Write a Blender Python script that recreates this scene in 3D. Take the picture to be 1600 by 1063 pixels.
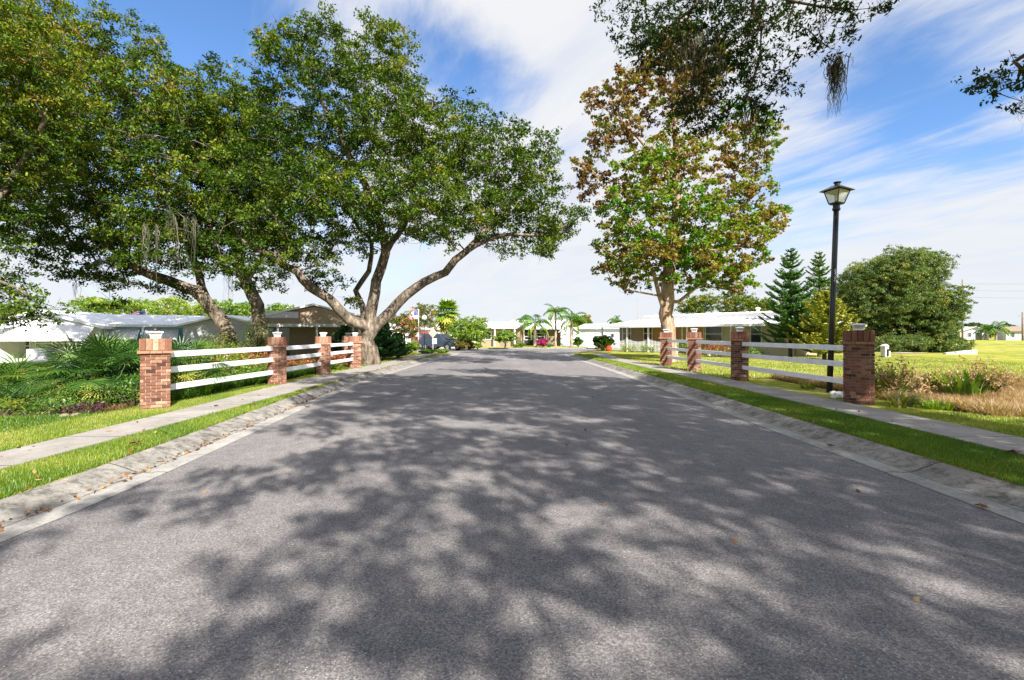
import bpy, math, random
import numpy as np
from math import sin, cos, radians, pi, atan2, sqrt
for _o in list(bpy.data.objects): bpy.data.objects.remove(_o)
SC = bpy.context.scene
COL = SC.collection
rnd = random.Random(7)
NR = np.random.default_rng(11)

# ------------------------------------------------------------------ camera
F = 755.0; HZ = 522.0; H = 1.6            # focal length in photo pixels, horizon row, eye height
cam = bpy.data.cameras.new('camera'); camo = bpy.data.objects.new('camera', cam); COL.objects.link(camo)
camo.location = (0, 0, H); camo.rotation_euler = (radians(90), 0, 0)
cam.sensor_width = 36; cam.lens = F / 1600 * 36; cam.shift_y = -9.5 / 1600
cam.clip_start = 0.05; cam.clip_end = 3000
SC.camera = camo

# ------------------------------------------------------------------ sun, sky, exposure
SUN_AZ, SUN_EL = 26.0, 37.0               # degrees right of straight behind the camera; elevation
sv = (sin(radians(SUN_AZ)) * cos(radians(SUN_EL)), -cos(radians(SUN_AZ)) * cos(radians(SUN_EL)), sin(radians(SUN_EL)))
sun = bpy.data.lights.new('sun', 'SUN'); suno = bpy.data.objects.new('sun', sun); COL.objects.link(suno)
sun.energy = 5.0; sun.angle = radians(0.5); sun.color = (1.0, 0.94, 0.86)
from mathutils import Vector, Matrix
suno.rotation_euler = Vector(sv).to_track_quat('Z', 'Y').to_euler()
suno.location = (20, -30, 40)
SC.view_settings.view_transform = 'Standard'; SC.view_settings.look = 'None'
SC.view_settings.exposure = 1.33; SC.view_settings.gamma = 1

def new_nodes(nt): nt.nodes.clear(); return nt.nodes, nt.links
def mth(N, L, op, a, b=None, c=None):
    n = N.new('ShaderNodeMath'); n.operation = op
    for k, v in enumerate((a, b, c)):
        if v is None: continue
        if isinstance(v, (int, float)): n.inputs[k].default_value = v
        else: L.new(v, n.inputs[k])
    return n.outputs[0]

W = bpy.data.worlds.new('World'); SC.world = W; W.use_nodes = True
N, L = new_nodes(W.node_tree)
out = N.new('ShaderNodeOutputWorld')
sky = N.new('ShaderNodeTexSky'); sky.sky_type = 'NISHITA'; sky.sun_disc = False
sky.sun_elevation = radians(SUN_EL); sky.sun_rotation = atan2(sv[0], sv[1])
sky.air_density = 1.0; sky.dust_density = 0.2; sky.ozone_density = 2.5
tc = N.new('ShaderNodeTexCoord'); sep = N.new('ShaderNodeSeparateXYZ'); L.new(tc.outputs['Generated'], sep.inputs[0])
zc = mth(N, L, 'MAXIMUM', sep.outputs[2], 0.0)
zz = mth(N, L, 'ADD', zc, 0.13)
cu = mth(N, L, 'DIVIDE', sep.outputs[0], zz); cv = mth(N, L, 'DIVIDE', sep.outputs[1], zz)
comb = N.new('ShaderNodeCombineXYZ'); L.new(cu, comb.inputs[0]); L.new(cv, comb.inputs[1])
def cnoise(scale, rot, sx, sy, det, dist=0.3, off=(0, 0, 0)):
    mp = N.new('ShaderNodeMapping'); L.new(comb.outputs[0], mp.inputs[0])
    mp.vector_type = 'TEXTURE'; mp.inputs['Rotation'].default_value = (0, 0, radians(rot)); mp.inputs['Scale'].default_value = (1 / sx, 1 / sy, 1)
    mp.inputs['Location'].default_value = off
    n = N.new('ShaderNodeTexNoise'); n.inputs['Scale'].default_value = scale; n.inputs['Detail'].default_value = det
    n.inputs['Roughness'].default_value = 0.6; n.inputs['Distortion'].default_value = dist
    L.new(mp.outputs[0], n.inputs['Vector']); return n.outputs[0]
n1 = cnoise(0.85, -64, 0.55, 1.6, 8, 0.7, (3.1, 1.2, 0))
n2 = cnoise(2.4, -58, 0.62, 1.5, 9, 0.6, (1.0, 5.0, 0))
n3 = cnoise(0.5, 10, 1, 1, 3, 0.2, (7.3, 2.2, 0))
base = mth(N, L, 'ADD', mth(N, L, 'MULTIPLY', n1, 0.80), mth(N, L, 'ADD', mth(N, L, 'MULTIPLY', n2, 0.40), mth(N, L, 'MULTIPLY', n3, 0.10)))
def blob(px, py, rad, amt):
    d = Vector(((px - 800) / F, 1, (HZ - py) / F)).normalized()
    vm = N.new('ShaderNodeVectorMath'); vm.operation = 'DISTANCE'; L.new(tc.outputs['Generated'], vm.inputs[0]); vm.inputs[1].default_value = d
    mr = N.new('ShaderNodeMapRange'); mr.interpolation_type = 'SMOOTHSTEP'
    L.new(vm.outputs['Value'], mr.inputs[0]); mr.inputs[1].default_value = 0; mr.inputs[2].default_value = rad
    mr.inputs[3].default_value = amt; mr.inputs[4].default_value = 0
    return mr.outputs[0]
acc = base
for b in [(290, 90, .38, -.22), (130, 20, .30, -.12), (735, 100, .18, -.24), (650, 60, .12, -.10), (860, 190, .16, -.12), (1390, 40, .16, -.10), (1420, 210, .22, -.15), (1570, 270, .20, -.13), (1280, 300, .14, -.10), (300, 30, .25, -.05),
          (1480, 170, .10, -.05), (1530, 60, .22, .10), (1300, 245, .10, .10), (900, 40, .30, .12), (1120, 30, .3, .1), (1500, 370, .26, .16), (900, 400, .5, .16)]:
    acc = mth(N, L, 'ADD', acc, blob(*b))
cm = N.new('ShaderNodeMapRange'); cm.interpolation_type = 'SMOOTHSTEP'; L.new(acc, cm.inputs[0])
cm.inputs[1].default_value = 0.44; cm.inputs[2].default_value = 0.71
# towards the horizon the high cloud closes up
hz = N.new('ShaderNodeMapRange'); hz.interpolation_type = 'SMOOTHSTEP'; L.new(zc, hz.inputs[0])
hz.inputs[1].default_value = 0.02; hz.inputs[2].default_value = 0.32; hz.inputs[3].default_value = 0.86; hz.inputs[4].default_value = 0.0
inv = mth(N, L, 'MULTIPLY', mth(N, L, 'SUBTRACT', 1, cm.outputs[0]), mth(N, L, 'SUBTRACT', 1, hz.outputs[0]))
mask = mth(N, L, 'MULTIPLY', mth(N, L, 'SUBTRACT', 1, inv), 0.97)
bs = N.new('ShaderNodeBackground'); tn = N.new('ShaderNodeMix'); tn.data_type = 'RGBA'; tn.blend_type = 'MULTIPLY'; tn.inputs[0].default_value = 1; L.new(sky.outputs[0], tn.inputs[6]); tn.inputs[7].default_value = (.80, 1.0, 1.22, 1); L.new(tn.outputs[2], bs.inputs[0]); bs.inputs[1].default_value = 0.075
cr = N.new('ShaderNodeValToRGB'); L.new(n2, cr.inputs[0])
cr.color_ramp.elements[0].position = .35; cr.color_ramp.elements[0].color = (0.84, 0.88, 0.98, 1)
cr.color_ramp.elements[1].position = .62; cr.color_ramp.elements[1].color = (0.98, 0.985, 1.0, 1)
hc = N.new('ShaderNodeMix'); hc.data_type = 'RGBA'; hm = N.new('ShaderNodeMapRange'); L.new(zc, hm.inputs[0]); hm.inputs[1].default_value = .05; hm.inputs[2].default_value = .30; hm.inputs[3].default_value = .75; hm.inputs[4].default_value = 0
L.new(hm.outputs[0], hc.inputs[0]); L.new(cr.outputs[0], hc.inputs[6]); hc.inputs[7].default_value = (.90, .94, 1.0, 1)
bc = N.new('ShaderNodeBackground'); L.new(hc.outputs[2], bc.inputs[0]); bc.inputs[1].default_value = 0.372
mx = N.new('ShaderNodeMixShader'); L.new(mask, mx.inputs[0]); L.new(bs.outputs[0], mx.inputs[1]); L.new(bc.outputs[0], mx.inputs[2])
L.new(mx.outputs[0], out.inputs[0])

# ------------------------------------------------------------------ projection helpers
def P(px, py, D): return np.array([(px - 800) * D / F, D, H - (py - HZ) * D / F])
def GD(py, z=0.14): return F * (H - z) / (py - HZ)
def G(px, py, z=0.14):
    D = GD(py, z); return np.array([(px - 800) * D / F, D, z])

# ------------------------------------------------------------------ materials
MATS = {}
def mat(name):
    m = bpy.data.materials.new(name); m.use_nodes = True; MATS[name] = m
    N, L = new_nodes(m.node_tree); o = N.new('ShaderNodeOutputMaterial'); return m, N, L, o
def ramp(N, L, fac, stops):
    r = N.new('ShaderNodeValToRGB'); L.new(fac, r.inputs[0]); e = r.color_ramp.elements
    while len(e) < len(stops): e.new(0.5)
    for k, (p, c) in enumerate(stops): e[k].position = p; e[k].color = (*c, 1)
    return r.outputs[0]
def noise(N, L, vec, scale, det=5, rough=.6, dist=0):
    n = N.new('ShaderNodeTexNoise'); n.inputs['Scale'].default_value = scale; n.inputs['Detail'].default_value = det
    n.inputs['Roughness'].default_value = rough; n.inputs['Distortion'].default_value = dist
    if vec is not None: L.new(vec, n.inputs['Vector'])
    return n.outputs[0]
def pos(N): return N.new('ShaderNodeNewGeometry').outputs['Position']
def mixc(N, L, f, a, b, mode='MIX'):
    n = N.new('ShaderNodeMix'); n.data_type = 'RGBA'; n.blend_type = mode
    for s, v in ((0, f), (6, a), (7, b)):
        if isinstance(v, (int, float)): n.inputs[s].default_value = v
        elif isinstance(v, tuple): n.inputs[s].default_value = (*v, 1)
        else: L.new(v, n.inputs[s])
    return n.outputs[2]
def bump(N, L, hgt, strength, dist):
    b = N.new('ShaderNodeBump'); b.inputs['Strength'].default_value = strength; b.inputs['Distance'].default_value = dist
    L.new(hgt, b.inputs['Height']); return b.outputs[0]
def princ(N, L, o, col, rough=.7, metal=0, normal=None, spec=.4, emis=None):
    p = N.new('ShaderNodeBsdfPrincipled'); p.inputs['Roughness'].default_value = rough; p.inputs['Metallic'].default_value = metal
    p.inputs['Specular IOR Level'].default_value = spec
    if isinstance(col, tuple): p.inputs['Base Color'].default_value = (*col, 1)
    else: L.new(col, p.inputs['Base Color'])
    if normal is not None: L.new(normal, p.inputs['Normal'])
    L.new(p.outputs[0], o.inputs[0]); return p
def simple(name, c, rough=.6, var=.15, scale=3.0, metal=0, spec=.4, bmp=0.0):
    """plain colour broken up by weathering noise"""
    m, N, L, o = mat(name); ps = N.new('ShaderNodeTexCoord').outputs['Object']
    n = noise(N, L, ps, scale, 6, .65); n2 = noise(N, L, ps, scale * 9, 3)
    f = mth(N, L, 'ADD', mth(N, L, 'MULTIPLY', n, .7), mth(N, L, 'MULTIPLY', n2, .3))
    d = tuple(x * (1 - var) for x in c); e = tuple(min(1, x * (1 + var)) for x in c)
    col = ramp(N, L, f, [(.35, d), (.65, e)])
    princ(N, L, o, col, rough, metal, bump(N, L, n2, .4, bmp) if bmp else None, spec); return m
def attr(N, name):
    a = N.new('ShaderNodeAttribute'); a.attribute_name = name; return a.outputs['Fac']
def leafmat(name, stops, trans=.35, gloss=.05, tfac=1.3):
    m, N, L, o = mat(name); t = attr(N, 'tint')
    c = ramp(N, L, t, stops)
    d = N.new('ShaderNodeBsdfDiffuse'); L.new(c, d.inputs[0])
    tr = N.new('ShaderNodeBsdfTranslucent'); c2 = mixc(N, L, 1.0, c, (tfac, tfac * 1.1, tfac * .45), 'MULTIPLY'); L.new(c2, tr.inputs[0])
    a = N.new('ShaderNodeMixShader'); a.inputs[0].default_value = trans; L.new(d.outputs[0], a.inputs[1]); L.new(tr.outputs[0], a.inputs[2])
    g = N.new('ShaderNodeBsdfGlossy'); g.inputs['Roughness'].default_value = .45; g.inputs[0].default_value = (.8, .85, .9, 1)
    b = N.new('ShaderNodeMixShader'); b.inputs[0].default_value = gloss; L.new(a.outputs[0], b.inputs[1]); L.new(g.outputs[0], b.inputs[2])
    L.new(b.outputs[0], o.inputs[0]); return m

def m_asphalt():
    m, N, L, o = mat('asphalt'); p = pos(N)
    big = noise(N, L, p, .35, 4); mid = noise(N, L, p, 5, 5); fine = noise(N, L, p, 160, 3, .7); f2 = noise(N, L, p, 60, 2, .6)
    v = N.new('ShaderNodeTexVoronoi'); v.inputs['Scale'].default_value = 52; L.new(p, v.inputs['Vector'])
    sp = ramp(N, L, v.outputs['Distance'], [(.12, (1, 1, 1)), (.22, (0, 0, 0))])
    sel = mth(N, L, 'GREATER_THAN', N_sep(N, L, v.outputs['Color']), .84)
    spk = mth(N, L, 'MULTIPLY', sp, sel)
    c = ramp(N, L, mth(N, L, 'ADD', mth(N, L, 'MULTIPLY', fine, .45), mth(N, L, 'ADD', mth(N, L, 'MULTIPLY', f2, .35), mth(N, L, 'MULTIPLY', mid, .2))),
             [(.38, (.10, .095, .098)), (.5, (.172, .166, .168)), (.62, (.265, .256, .256))])
    v2 = N.new('ShaderNodeTexVoronoi'); v2.inputs['Scale'].default_value = 105; L.new(p, v2.inputs['Vector'])
    c = mixc(N, L, 1.0, c, ramp(N, L, N_sep(N, L, v2.outputs['Color']), [(0, (.60, .60, .61)), (.5, (.96, .96, .96)), (1, (1.42, 1.40, 1.38))]), 'MULTIPLY')
    c = mixc(N, L, 1.0, c, ramp(N, L, big, [(.3, (.86, .86, .88)), (.7, (1.12, 1.10, 1.08))]), 'MULTIPLY')
    c = mixc(N, L, mth(N, L, 'MULTIPLY', spk, .8), c, (.62, .60, .56))
    sx = N.new('ShaderNodeSeparateXYZ'); L.new(p, sx.inputs[0]); wv = mth(N, L, 'ABSOLUTE', mth(N, L, 'ADD', mth(N, L, 'ADD', sx.outputs[0], .12), mth(N, L, 'MULTIPLY', mth(N, L, 'SUBTRACT', noise(N, L, p, 1.2), .5), .10)))
    seam = mth(N, L, 'MULTIPLY', mth(N, L, 'LESS_THAN', wv, .012), mth(N, L, 'GREATER_THAN', noise(N, L, p, .8), .46))
    c = mixc(N, L, mth(N, L, 'MULTIPLY', seam, .16), c, (.06, .057, .06))
    trk = N.new('ShaderNodeTexNoise'); trk.inputs['Scale'].default_value = 1.0; mpt = N.new('ShaderNodeMapping'); L.new(p, mpt.inputs[0]); mpt.inputs['Scale'].default_value = (.9, .05, 1); L.new(mpt.outputs[0], trk.inputs['Vector'])
    c = mixc(N, L, 1.0, c, ramp(N, L, trk.outputs[0], [(.35, (.90, .90, .91)), (.65, (1.10, 1.09, 1.07))]), 'MULTIPLY')
    v3 = N.new('ShaderNodeTexVoronoi'); v3.inputs['Scale'].default_value = .55; v3.inputs['Randomness'].default_value = 1; L.new(p, v3.inputs['Vector'])
    c = mixc(N, L, mth(N, L, 'MULTIPLY', mth(N, L, 'LESS_THAN', mth(N, L, 'ADD', v3.outputs['Distance'], mth(N, L, 'MULTIPLY', noise(N, L, p, 9), .08)), .085), .30), c, (.05, .048, .05))
    princ(N, L, o, c, .85, 0, bump(N, L, mth(N, L, 'ADD', fine, f2), .5, .006), .25); return m
def N_sep(N, L, c):
    s = N.new('ShaderNodeSeparateColor'); L.new(c, s.inputs[0]); return s.outputs[0]
def m_concrete(name, joint, lo, hi, stain=.5):
    m, N, L, o = mat(name); p = pos(N)
    uv = N.new('ShaderNodeUVMap'); uv.uv_map = 'uv'; s = N.new('ShaderNodeSeparateXYZ'); L.new(uv.outputs[0], s.inputs[0])
    fr = mth(N, L, 'FRACT', mth(N, L, 'DIVIDE', s.outputs[0], joint)); dd = mth(N, L, 'ABSOLUTE', mth(N, L, 'SUBTRACT', fr, .5))
    j = mth(N, L, 'LESS_THAN', dd, .010 / joint)
    n = noise(N, L, p, 1.6, 7, .7); f = noise(N, L, p, 45, 4, .7); sp = noise(N, L, p, 7, 6, .75)
    c = ramp(N, L, mth(N, L, 'ADD', mth(N, L, 'MULTIPLY', n, .45), mth(N, L, 'ADD', mth(N, L, 'MULTIPLY', f, .25), mth(N, L, 'MULTIPLY', sp, .3))), [(.38, lo), (.58, hi)])
    st = ramp(N, L, sp, [(.50, (1, 1, 1)), (.68, (1 - stain, 1 - stain, 1 - stain))])
    c = mixc(N, L, 1.0, c, st, 'MULTIPLY')
    if joint > 2:
        side = N.new('ShaderNodeMapRange'); L.new(s.outputs[1], side.inputs[0]); side.inputs[1].default_value = .16; side.inputs[2].default_value = .24
        c = mixc(N, L, side.outputs[0], c, mixc(N, L, 1.0, c, ramp(N, L, sp, [(.36, (1.0, .98, .95)), (.60, (.50, .49, .47))]), 'MULTIPLY'))
        ck = mth(N, L, 'LESS_THAN', mth(N, L, 'ABSOLUTE', mth(N, L, 'SUBTRACT', mth(N, L, 'ADD', s.outputs[1], mth(N, L, 'MULTIPLY', noise(N, L, p, 3), .04)), .20)), .008); c = mixc(N, L, mth(N, L, 'MULTIPLY', ck, .7), c, (.06, .05, .04))
    c = mixc(N, L, j, c, (.05, .045, .04))
    princ(N, L, o, c, .9, 0, bump(N, L, f, .4, .006), .2); return m
def m_ground():
    m, N, L, o = mat('lawn'); p = pos(N)
    big = noise(N, L, p, .12, 5, .6, .5); mid = noise(N, L, p, 1.1, 6, .65); fine = noise(N, L, p, 26, 5, .8)
    mp = N.new('ShaderNodeMapping'); L.new(p, mp.inputs[0]); mp.inputs['Scale'].default_value = (1.0, .12, 1); mp.inputs['Rotation'].default_value = (0, 0, radians(75))
    stripe = noise(N, L, mp.outputs[0], 1.0, 3)
    f = mth(N, L, 'ADD', mth(N, L, 'MULTIPLY', mid, .38), mth(N, L, 'ADD', mth(N, L, 'MULTIPLY', fine, .27), mth(N, L, 'ADD', mth(N, L, 'MULTIPLY', big, .2), mth(N, L, 'MULTIPLY', stripe, .15))))
    c = ramp(N, L, f, [(.36, (.075, .125, .014)), (.46, (.23, .255, .028)), (.56, (.36, .35, .06)), (.66, (.46, .41, .16))])
    dry = attr(N, 'dry'); soil = ramp(N, L, mth(N, L, 'ADD', mth(N, L, 'MULTIPLY', fine, .5), mth(N, L, 'MULTIPLY', mid, .5)), [(.38, (.11, .07, .04)), (.5, (.26, .19, .11)), (.6, (.40, .31, .20))])
    pt = noise(N, L, p, .38, 6, .7, .6); c = mixc(N, L, ramp(N, L, pt, [(.50, (0, 0, 0)), (.64, (.75, .75, .75))]), c, (.42, .36, .17)); pg = noise(N, L, p, .9, 5, .65)
    c = mixc(N, L, ramp(N, L, pg, [(.52, (0, 0, 0)), (.66, (.6, .6, .6))]), c, (.10, .17, .02))
    c = mixc(N, L, dry, c, soil)
    dark_green = attr(N, 'wet'); c = mixc(N, L, dark_green, c, ramp(N, L, fine, [(.4, (.035, .075, .012)), (.62, (.10, .16, .03))]))  # mixes darker green into two stretches of the left lawn
    princ(N, L, o, c, .95, 0, bump(N, L, mth(N, L, 'ADD', fine, mid), .8, .05), .1); return m
def m_brick():
    m, N, L, o = mat('brick'); t = attr(N, 'tint'); p = N.new('ShaderNodeTexCoord').outputs['Object']
    f = noise(N, L, p, 28, 5, .7)
    c = ramp(N, L, t, [(0, (.07, .034, .026)), (.2, (.16, .065, .042)), (.5, (.215, .108, .074)), (.75, (.33, .18, .12)), (1, (.42, .31, .22))])
    c = mixc(N, L, 1.0, c, ramp(N, L, f, [(.3, (.62, .6, .6)), (.7, (1.25, 1.22, 1.18))]), 'MULTIPLY')
    princ(N, L, o, c, .9, 0, bump(N, L, f, .6, .008), .2); return m
def m_bark(name, a, b, c_, sc=6):
    m, N, L, o = mat(name); p = pos(N)
    mp = N.new('ShaderNodeMapping'); L.new(p, mp.inputs[0]); mp.inputs['Scale'].default_value = (1, 1, .35)
    n = noise(N, L, mp.outputs[0], sc, 8, .7, .4); n2 = noise(N, L, p, 1.7, 4)
    c = ramp(N, L, n, [(.34, a), (.5, b), (.66, c_)])
    c = mixc(N, L, 1.0, c, ramp(N, L, n2, [(.35, (.7, .7, .66)), (.65, (1.25, 1.2, 1.15))]), 'MULTIPLY')
    princ(N, L, o, c, .95, 0, bump(N, L, n, 1.0, .05), .1); return m
def m_glass(name, c, rough=.08):
    m, N, L, o = mat(name); p = N.new('ShaderNodeTexCoord').outputs['Object']; n = noise(N, L, p, 2.5, 3)
    princ(N, L, o, ramp(N, L, n, [(.3, tuple(x * .6 for x in c)), (.7, tuple(x * 1.4 for x in c))]), rough, 0, None, .8); return m

A_ = m_asphalt(); KERB = m_concrete('kerb concrete', 3.05, (.20, .19, .175), (.40, .385, .36), .5)
PAVE = m_concrete('pavement concrete', 1.52, (.20, .185, .165), (.36, .335, .31), .3)
LAWN = m_ground(); BRICK = m_brick(); MORTAR = simple('mortar', (.36, .30, .24), .95, .25, 9)
OAKBARK = m_bark('oak bark', (.04, .032, .026), (.14, .115, .09), (.30, .265, .22))
SYCBARK = m_bark('sycamore bark', (.14, .085, .055), (.33, .23, .165), (.56, .47, .39), 3.4)
DARKBARK = m_bark('dark bark', (.03, .024, .02), (.09, .07, .055), (.16, .13, .10))
PALMBARK = m_bark('palm bark', (.16, .12, .09), (.34, .28, .22), (.48, .42, .35), 9)
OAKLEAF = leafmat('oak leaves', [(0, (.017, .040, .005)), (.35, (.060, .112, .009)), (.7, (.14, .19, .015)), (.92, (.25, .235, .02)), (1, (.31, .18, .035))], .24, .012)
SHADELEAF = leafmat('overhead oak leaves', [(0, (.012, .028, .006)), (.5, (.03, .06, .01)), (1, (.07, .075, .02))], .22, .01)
SYCLEAF = leafmat('sycamore leaves', [(0, (.05, .17, .008)), (.3, (.13, .24, .014)), (.48, (.25, .25, .03)), (.68, (.27, .18, .045)), (.85, (.22, .11, .035)), (1, (.13, .065, .03))], .32, .015)
LIMELEAF = leafmat('lime green leaves', [(0, (.03, .09, .008)), (.4, (.11, .22, .014)), (.8, (.24, .34, .02)), (1, (.36, .36, .04))], .35, .05)
GREYLEAF = leafmat('grey green leaves', [(0, (.04, .07, .02)), (.4, (.11, .17, .045)), (.8, (.13, .19, .055)), (1, (.26, .24, .04))], .3, .02)
PINELEAF = leafmat('araucaria needles', [(0, (.012, .05, .018)), (.4, (.06, .17, .03)), (.8, (.09, .21, .03)), (1, (.34, .33, .03))], .2, .05)
REDLEAF = leafmat('red and gold leaves', [(0, (.05, .11, .012)), (.35, (.17, .17, .02)), (.7, (.32, .13, .02)), (1, (.30, .04, .02))], .3, .05)
PALMLEAF = leafmat('palm fronds', [(0, (.03, .10, .012)), (.4, (.10, .22, .022)), (.8, (.24, .34, .03)), (1, (.42, .34, .08))], .35, .03)
PALMETTO = leafmat('palmetto fronds', [(0, (.012, .045, .006)), (.5, (.05, .125, .014)), (.9, (.16, .25, .03)), (1, (.38, .36, .06))], .25, .04)
DRYLEAF = leafmat('dead straw', [(0, (.16, .085, .035)), (.5, (.36, .23, .11)), (1, (.52, .40, .24))], .25, .02)
GRASSM = leafmat('grass blades', [(0, (.045, .12, .008)), (.4, (.135, .235, .012)), (.75, (.33, .36, .045)), (1, (.50, .42, .18))], .4, .03)
MOSSM = leafmat('moss', [(0, (.07, .075, .05)), (.5, (.14, .14, .10)), (1, (.25, .24, .18))], .35, .0, 1.0)
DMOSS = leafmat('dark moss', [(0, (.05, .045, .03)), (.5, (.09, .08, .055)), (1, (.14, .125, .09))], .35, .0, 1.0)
PURPLE = leafmat('purple leaves', [(0, (.03, .04, .02)), (.5, (.10, .025, .05)), (1, (.22, .05, .09))], .3, .02, .9)
PINKLEAF = leafmat('bougainvillea bracts', [(0, (.05, .12, .02)), (.3, (.40, .02, .16)), (1, (.62, .06, .30))], .35, .02, .9)
WHITEP = simple('white vinyl', (.78, .78, .79), .5, .12, 3.5)
WHITEM = simple('white metal', (.60, .61, .63), .5, .09, 1.2)
ROOFM = simple('white roof panels', (.58, .58, .59), .5, .10, .9)  # greyed so white ribs stand out, in place of rib shadow lines
BLACKM = simple('black metal', (.012, .012, .014), .35, .3, 5, 0, .5)
WHITEW = simple('white siding', (.52, .55, .60), .6, .06, 1)
BLUEW = simple('blue siding', (.22, .50, .76), .6, .08, 1)
GREYW = simple('grey siding', (.46, .47, .49), .6, .08, 1)
TANW = simple('tan siding', (.36, .27, .18), .65, .08, 1)
GOLDW = simple('ochre siding', (.42, .24, .085), .65, .10, 1)
CREAMW = simple('cream siding', (.58, .53, .40), .65, .06, 1)
BROWNW = simple('brown siding', (.26, .20, .15), .7, .1, 1)
DARKG = m_glass('dark glass', (.03, .035, .04)); PALEG = m_glass('pale glass', (.22, .30, .28), .15)
FROST = simple('frosted pane', (.45, .46, .40), .35, .2, 6)
ROCKM = simple('tan rock', (.24, .18, .14), .9, .3, 4, bmp=.05)
WROCK = simple('white rock', (.62, .60, .57), .9, .2, 5, bmp=.03)
CONC = simple('weathered concrete', (.52, .48, .42), .9, .15, 2, bmp=.01)
DIRT = simple('bare dirt', (.42, .33, .24), .95, .2, 2, bmp=.02)
WOODP = simple('grey pole wood', (.20, .17, .145), .9, .25, 3)
REDP = simple('red glaze', (.62, .055, .03), .35, .12, 4)
SOILM = simple('potting soil', (.05, .035, .025), .95, .2, 8)

# ------------------------------------------------------------------ mesh helpers
def tag(o, label=None, cat=None, group=None, kind=None):
    if label: o['label'] = label
    if cat: o['category'] = cat
    if group: o['group'] = group
    if kind: o['kind'] = kind
    return o
def empty(name, loc=(0, 0, 0), rz=0, **k):
    o = bpy.data.objects.new(name, None); COL.objects.link(o); o.location = tuple(float(v) for v in loc); o.rotation_euler = (0, 0, rz)
    o.empty_display_size = .2; return tag(o, **k)
def link(name, me, m, parent=None, smooth=False):
    if m: me.materials.append(m)
    if smooth: me.polygons.foreach_set('use_smooth', np.ones(len(me.polygons), bool))
    o = bpy.data.objects.new(name, me); COL.objects.link(o)
    if parent: o.parent = parent
    return o
def npmesh(name, V, Fc, m, parent=None, tint=None, smooth=False, origin=None):
    """V (n,3), Fc (k,3|4) of equal size; tint per face"""
    V = np.asarray(V, np.float32)
    if origin is not None: V = V - np.asarray(origin, np.float32)
    Fc = np.asarray(Fc, np.int32); k = Fc.shape[1]
    me = bpy.data.meshes.new(name); me.vertices.add(len(V)); me.vertices.foreach_set('co', V.ravel())
    me.loops.add(Fc.size); me.loops.foreach_set('vertex_index', Fc.ravel())
    me.polygons.add(len(Fc)); me.polygons.foreach_set('loop_start', np.arange(len(Fc), dtype=np.int32) * k)
    me.polygons.foreach_set('loop_total', np.full(len(Fc), k, np.int32)); me.update(calc_edges=True)
    if tint is not None:
        a = me.attributes.new('tint', 'FLOAT', 'FACE'); a.data.foreach_set('value', np.clip(np.asarray(tint, np.float32), 0, 1))
    return link(name, me, m, parent, smooth)

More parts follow.
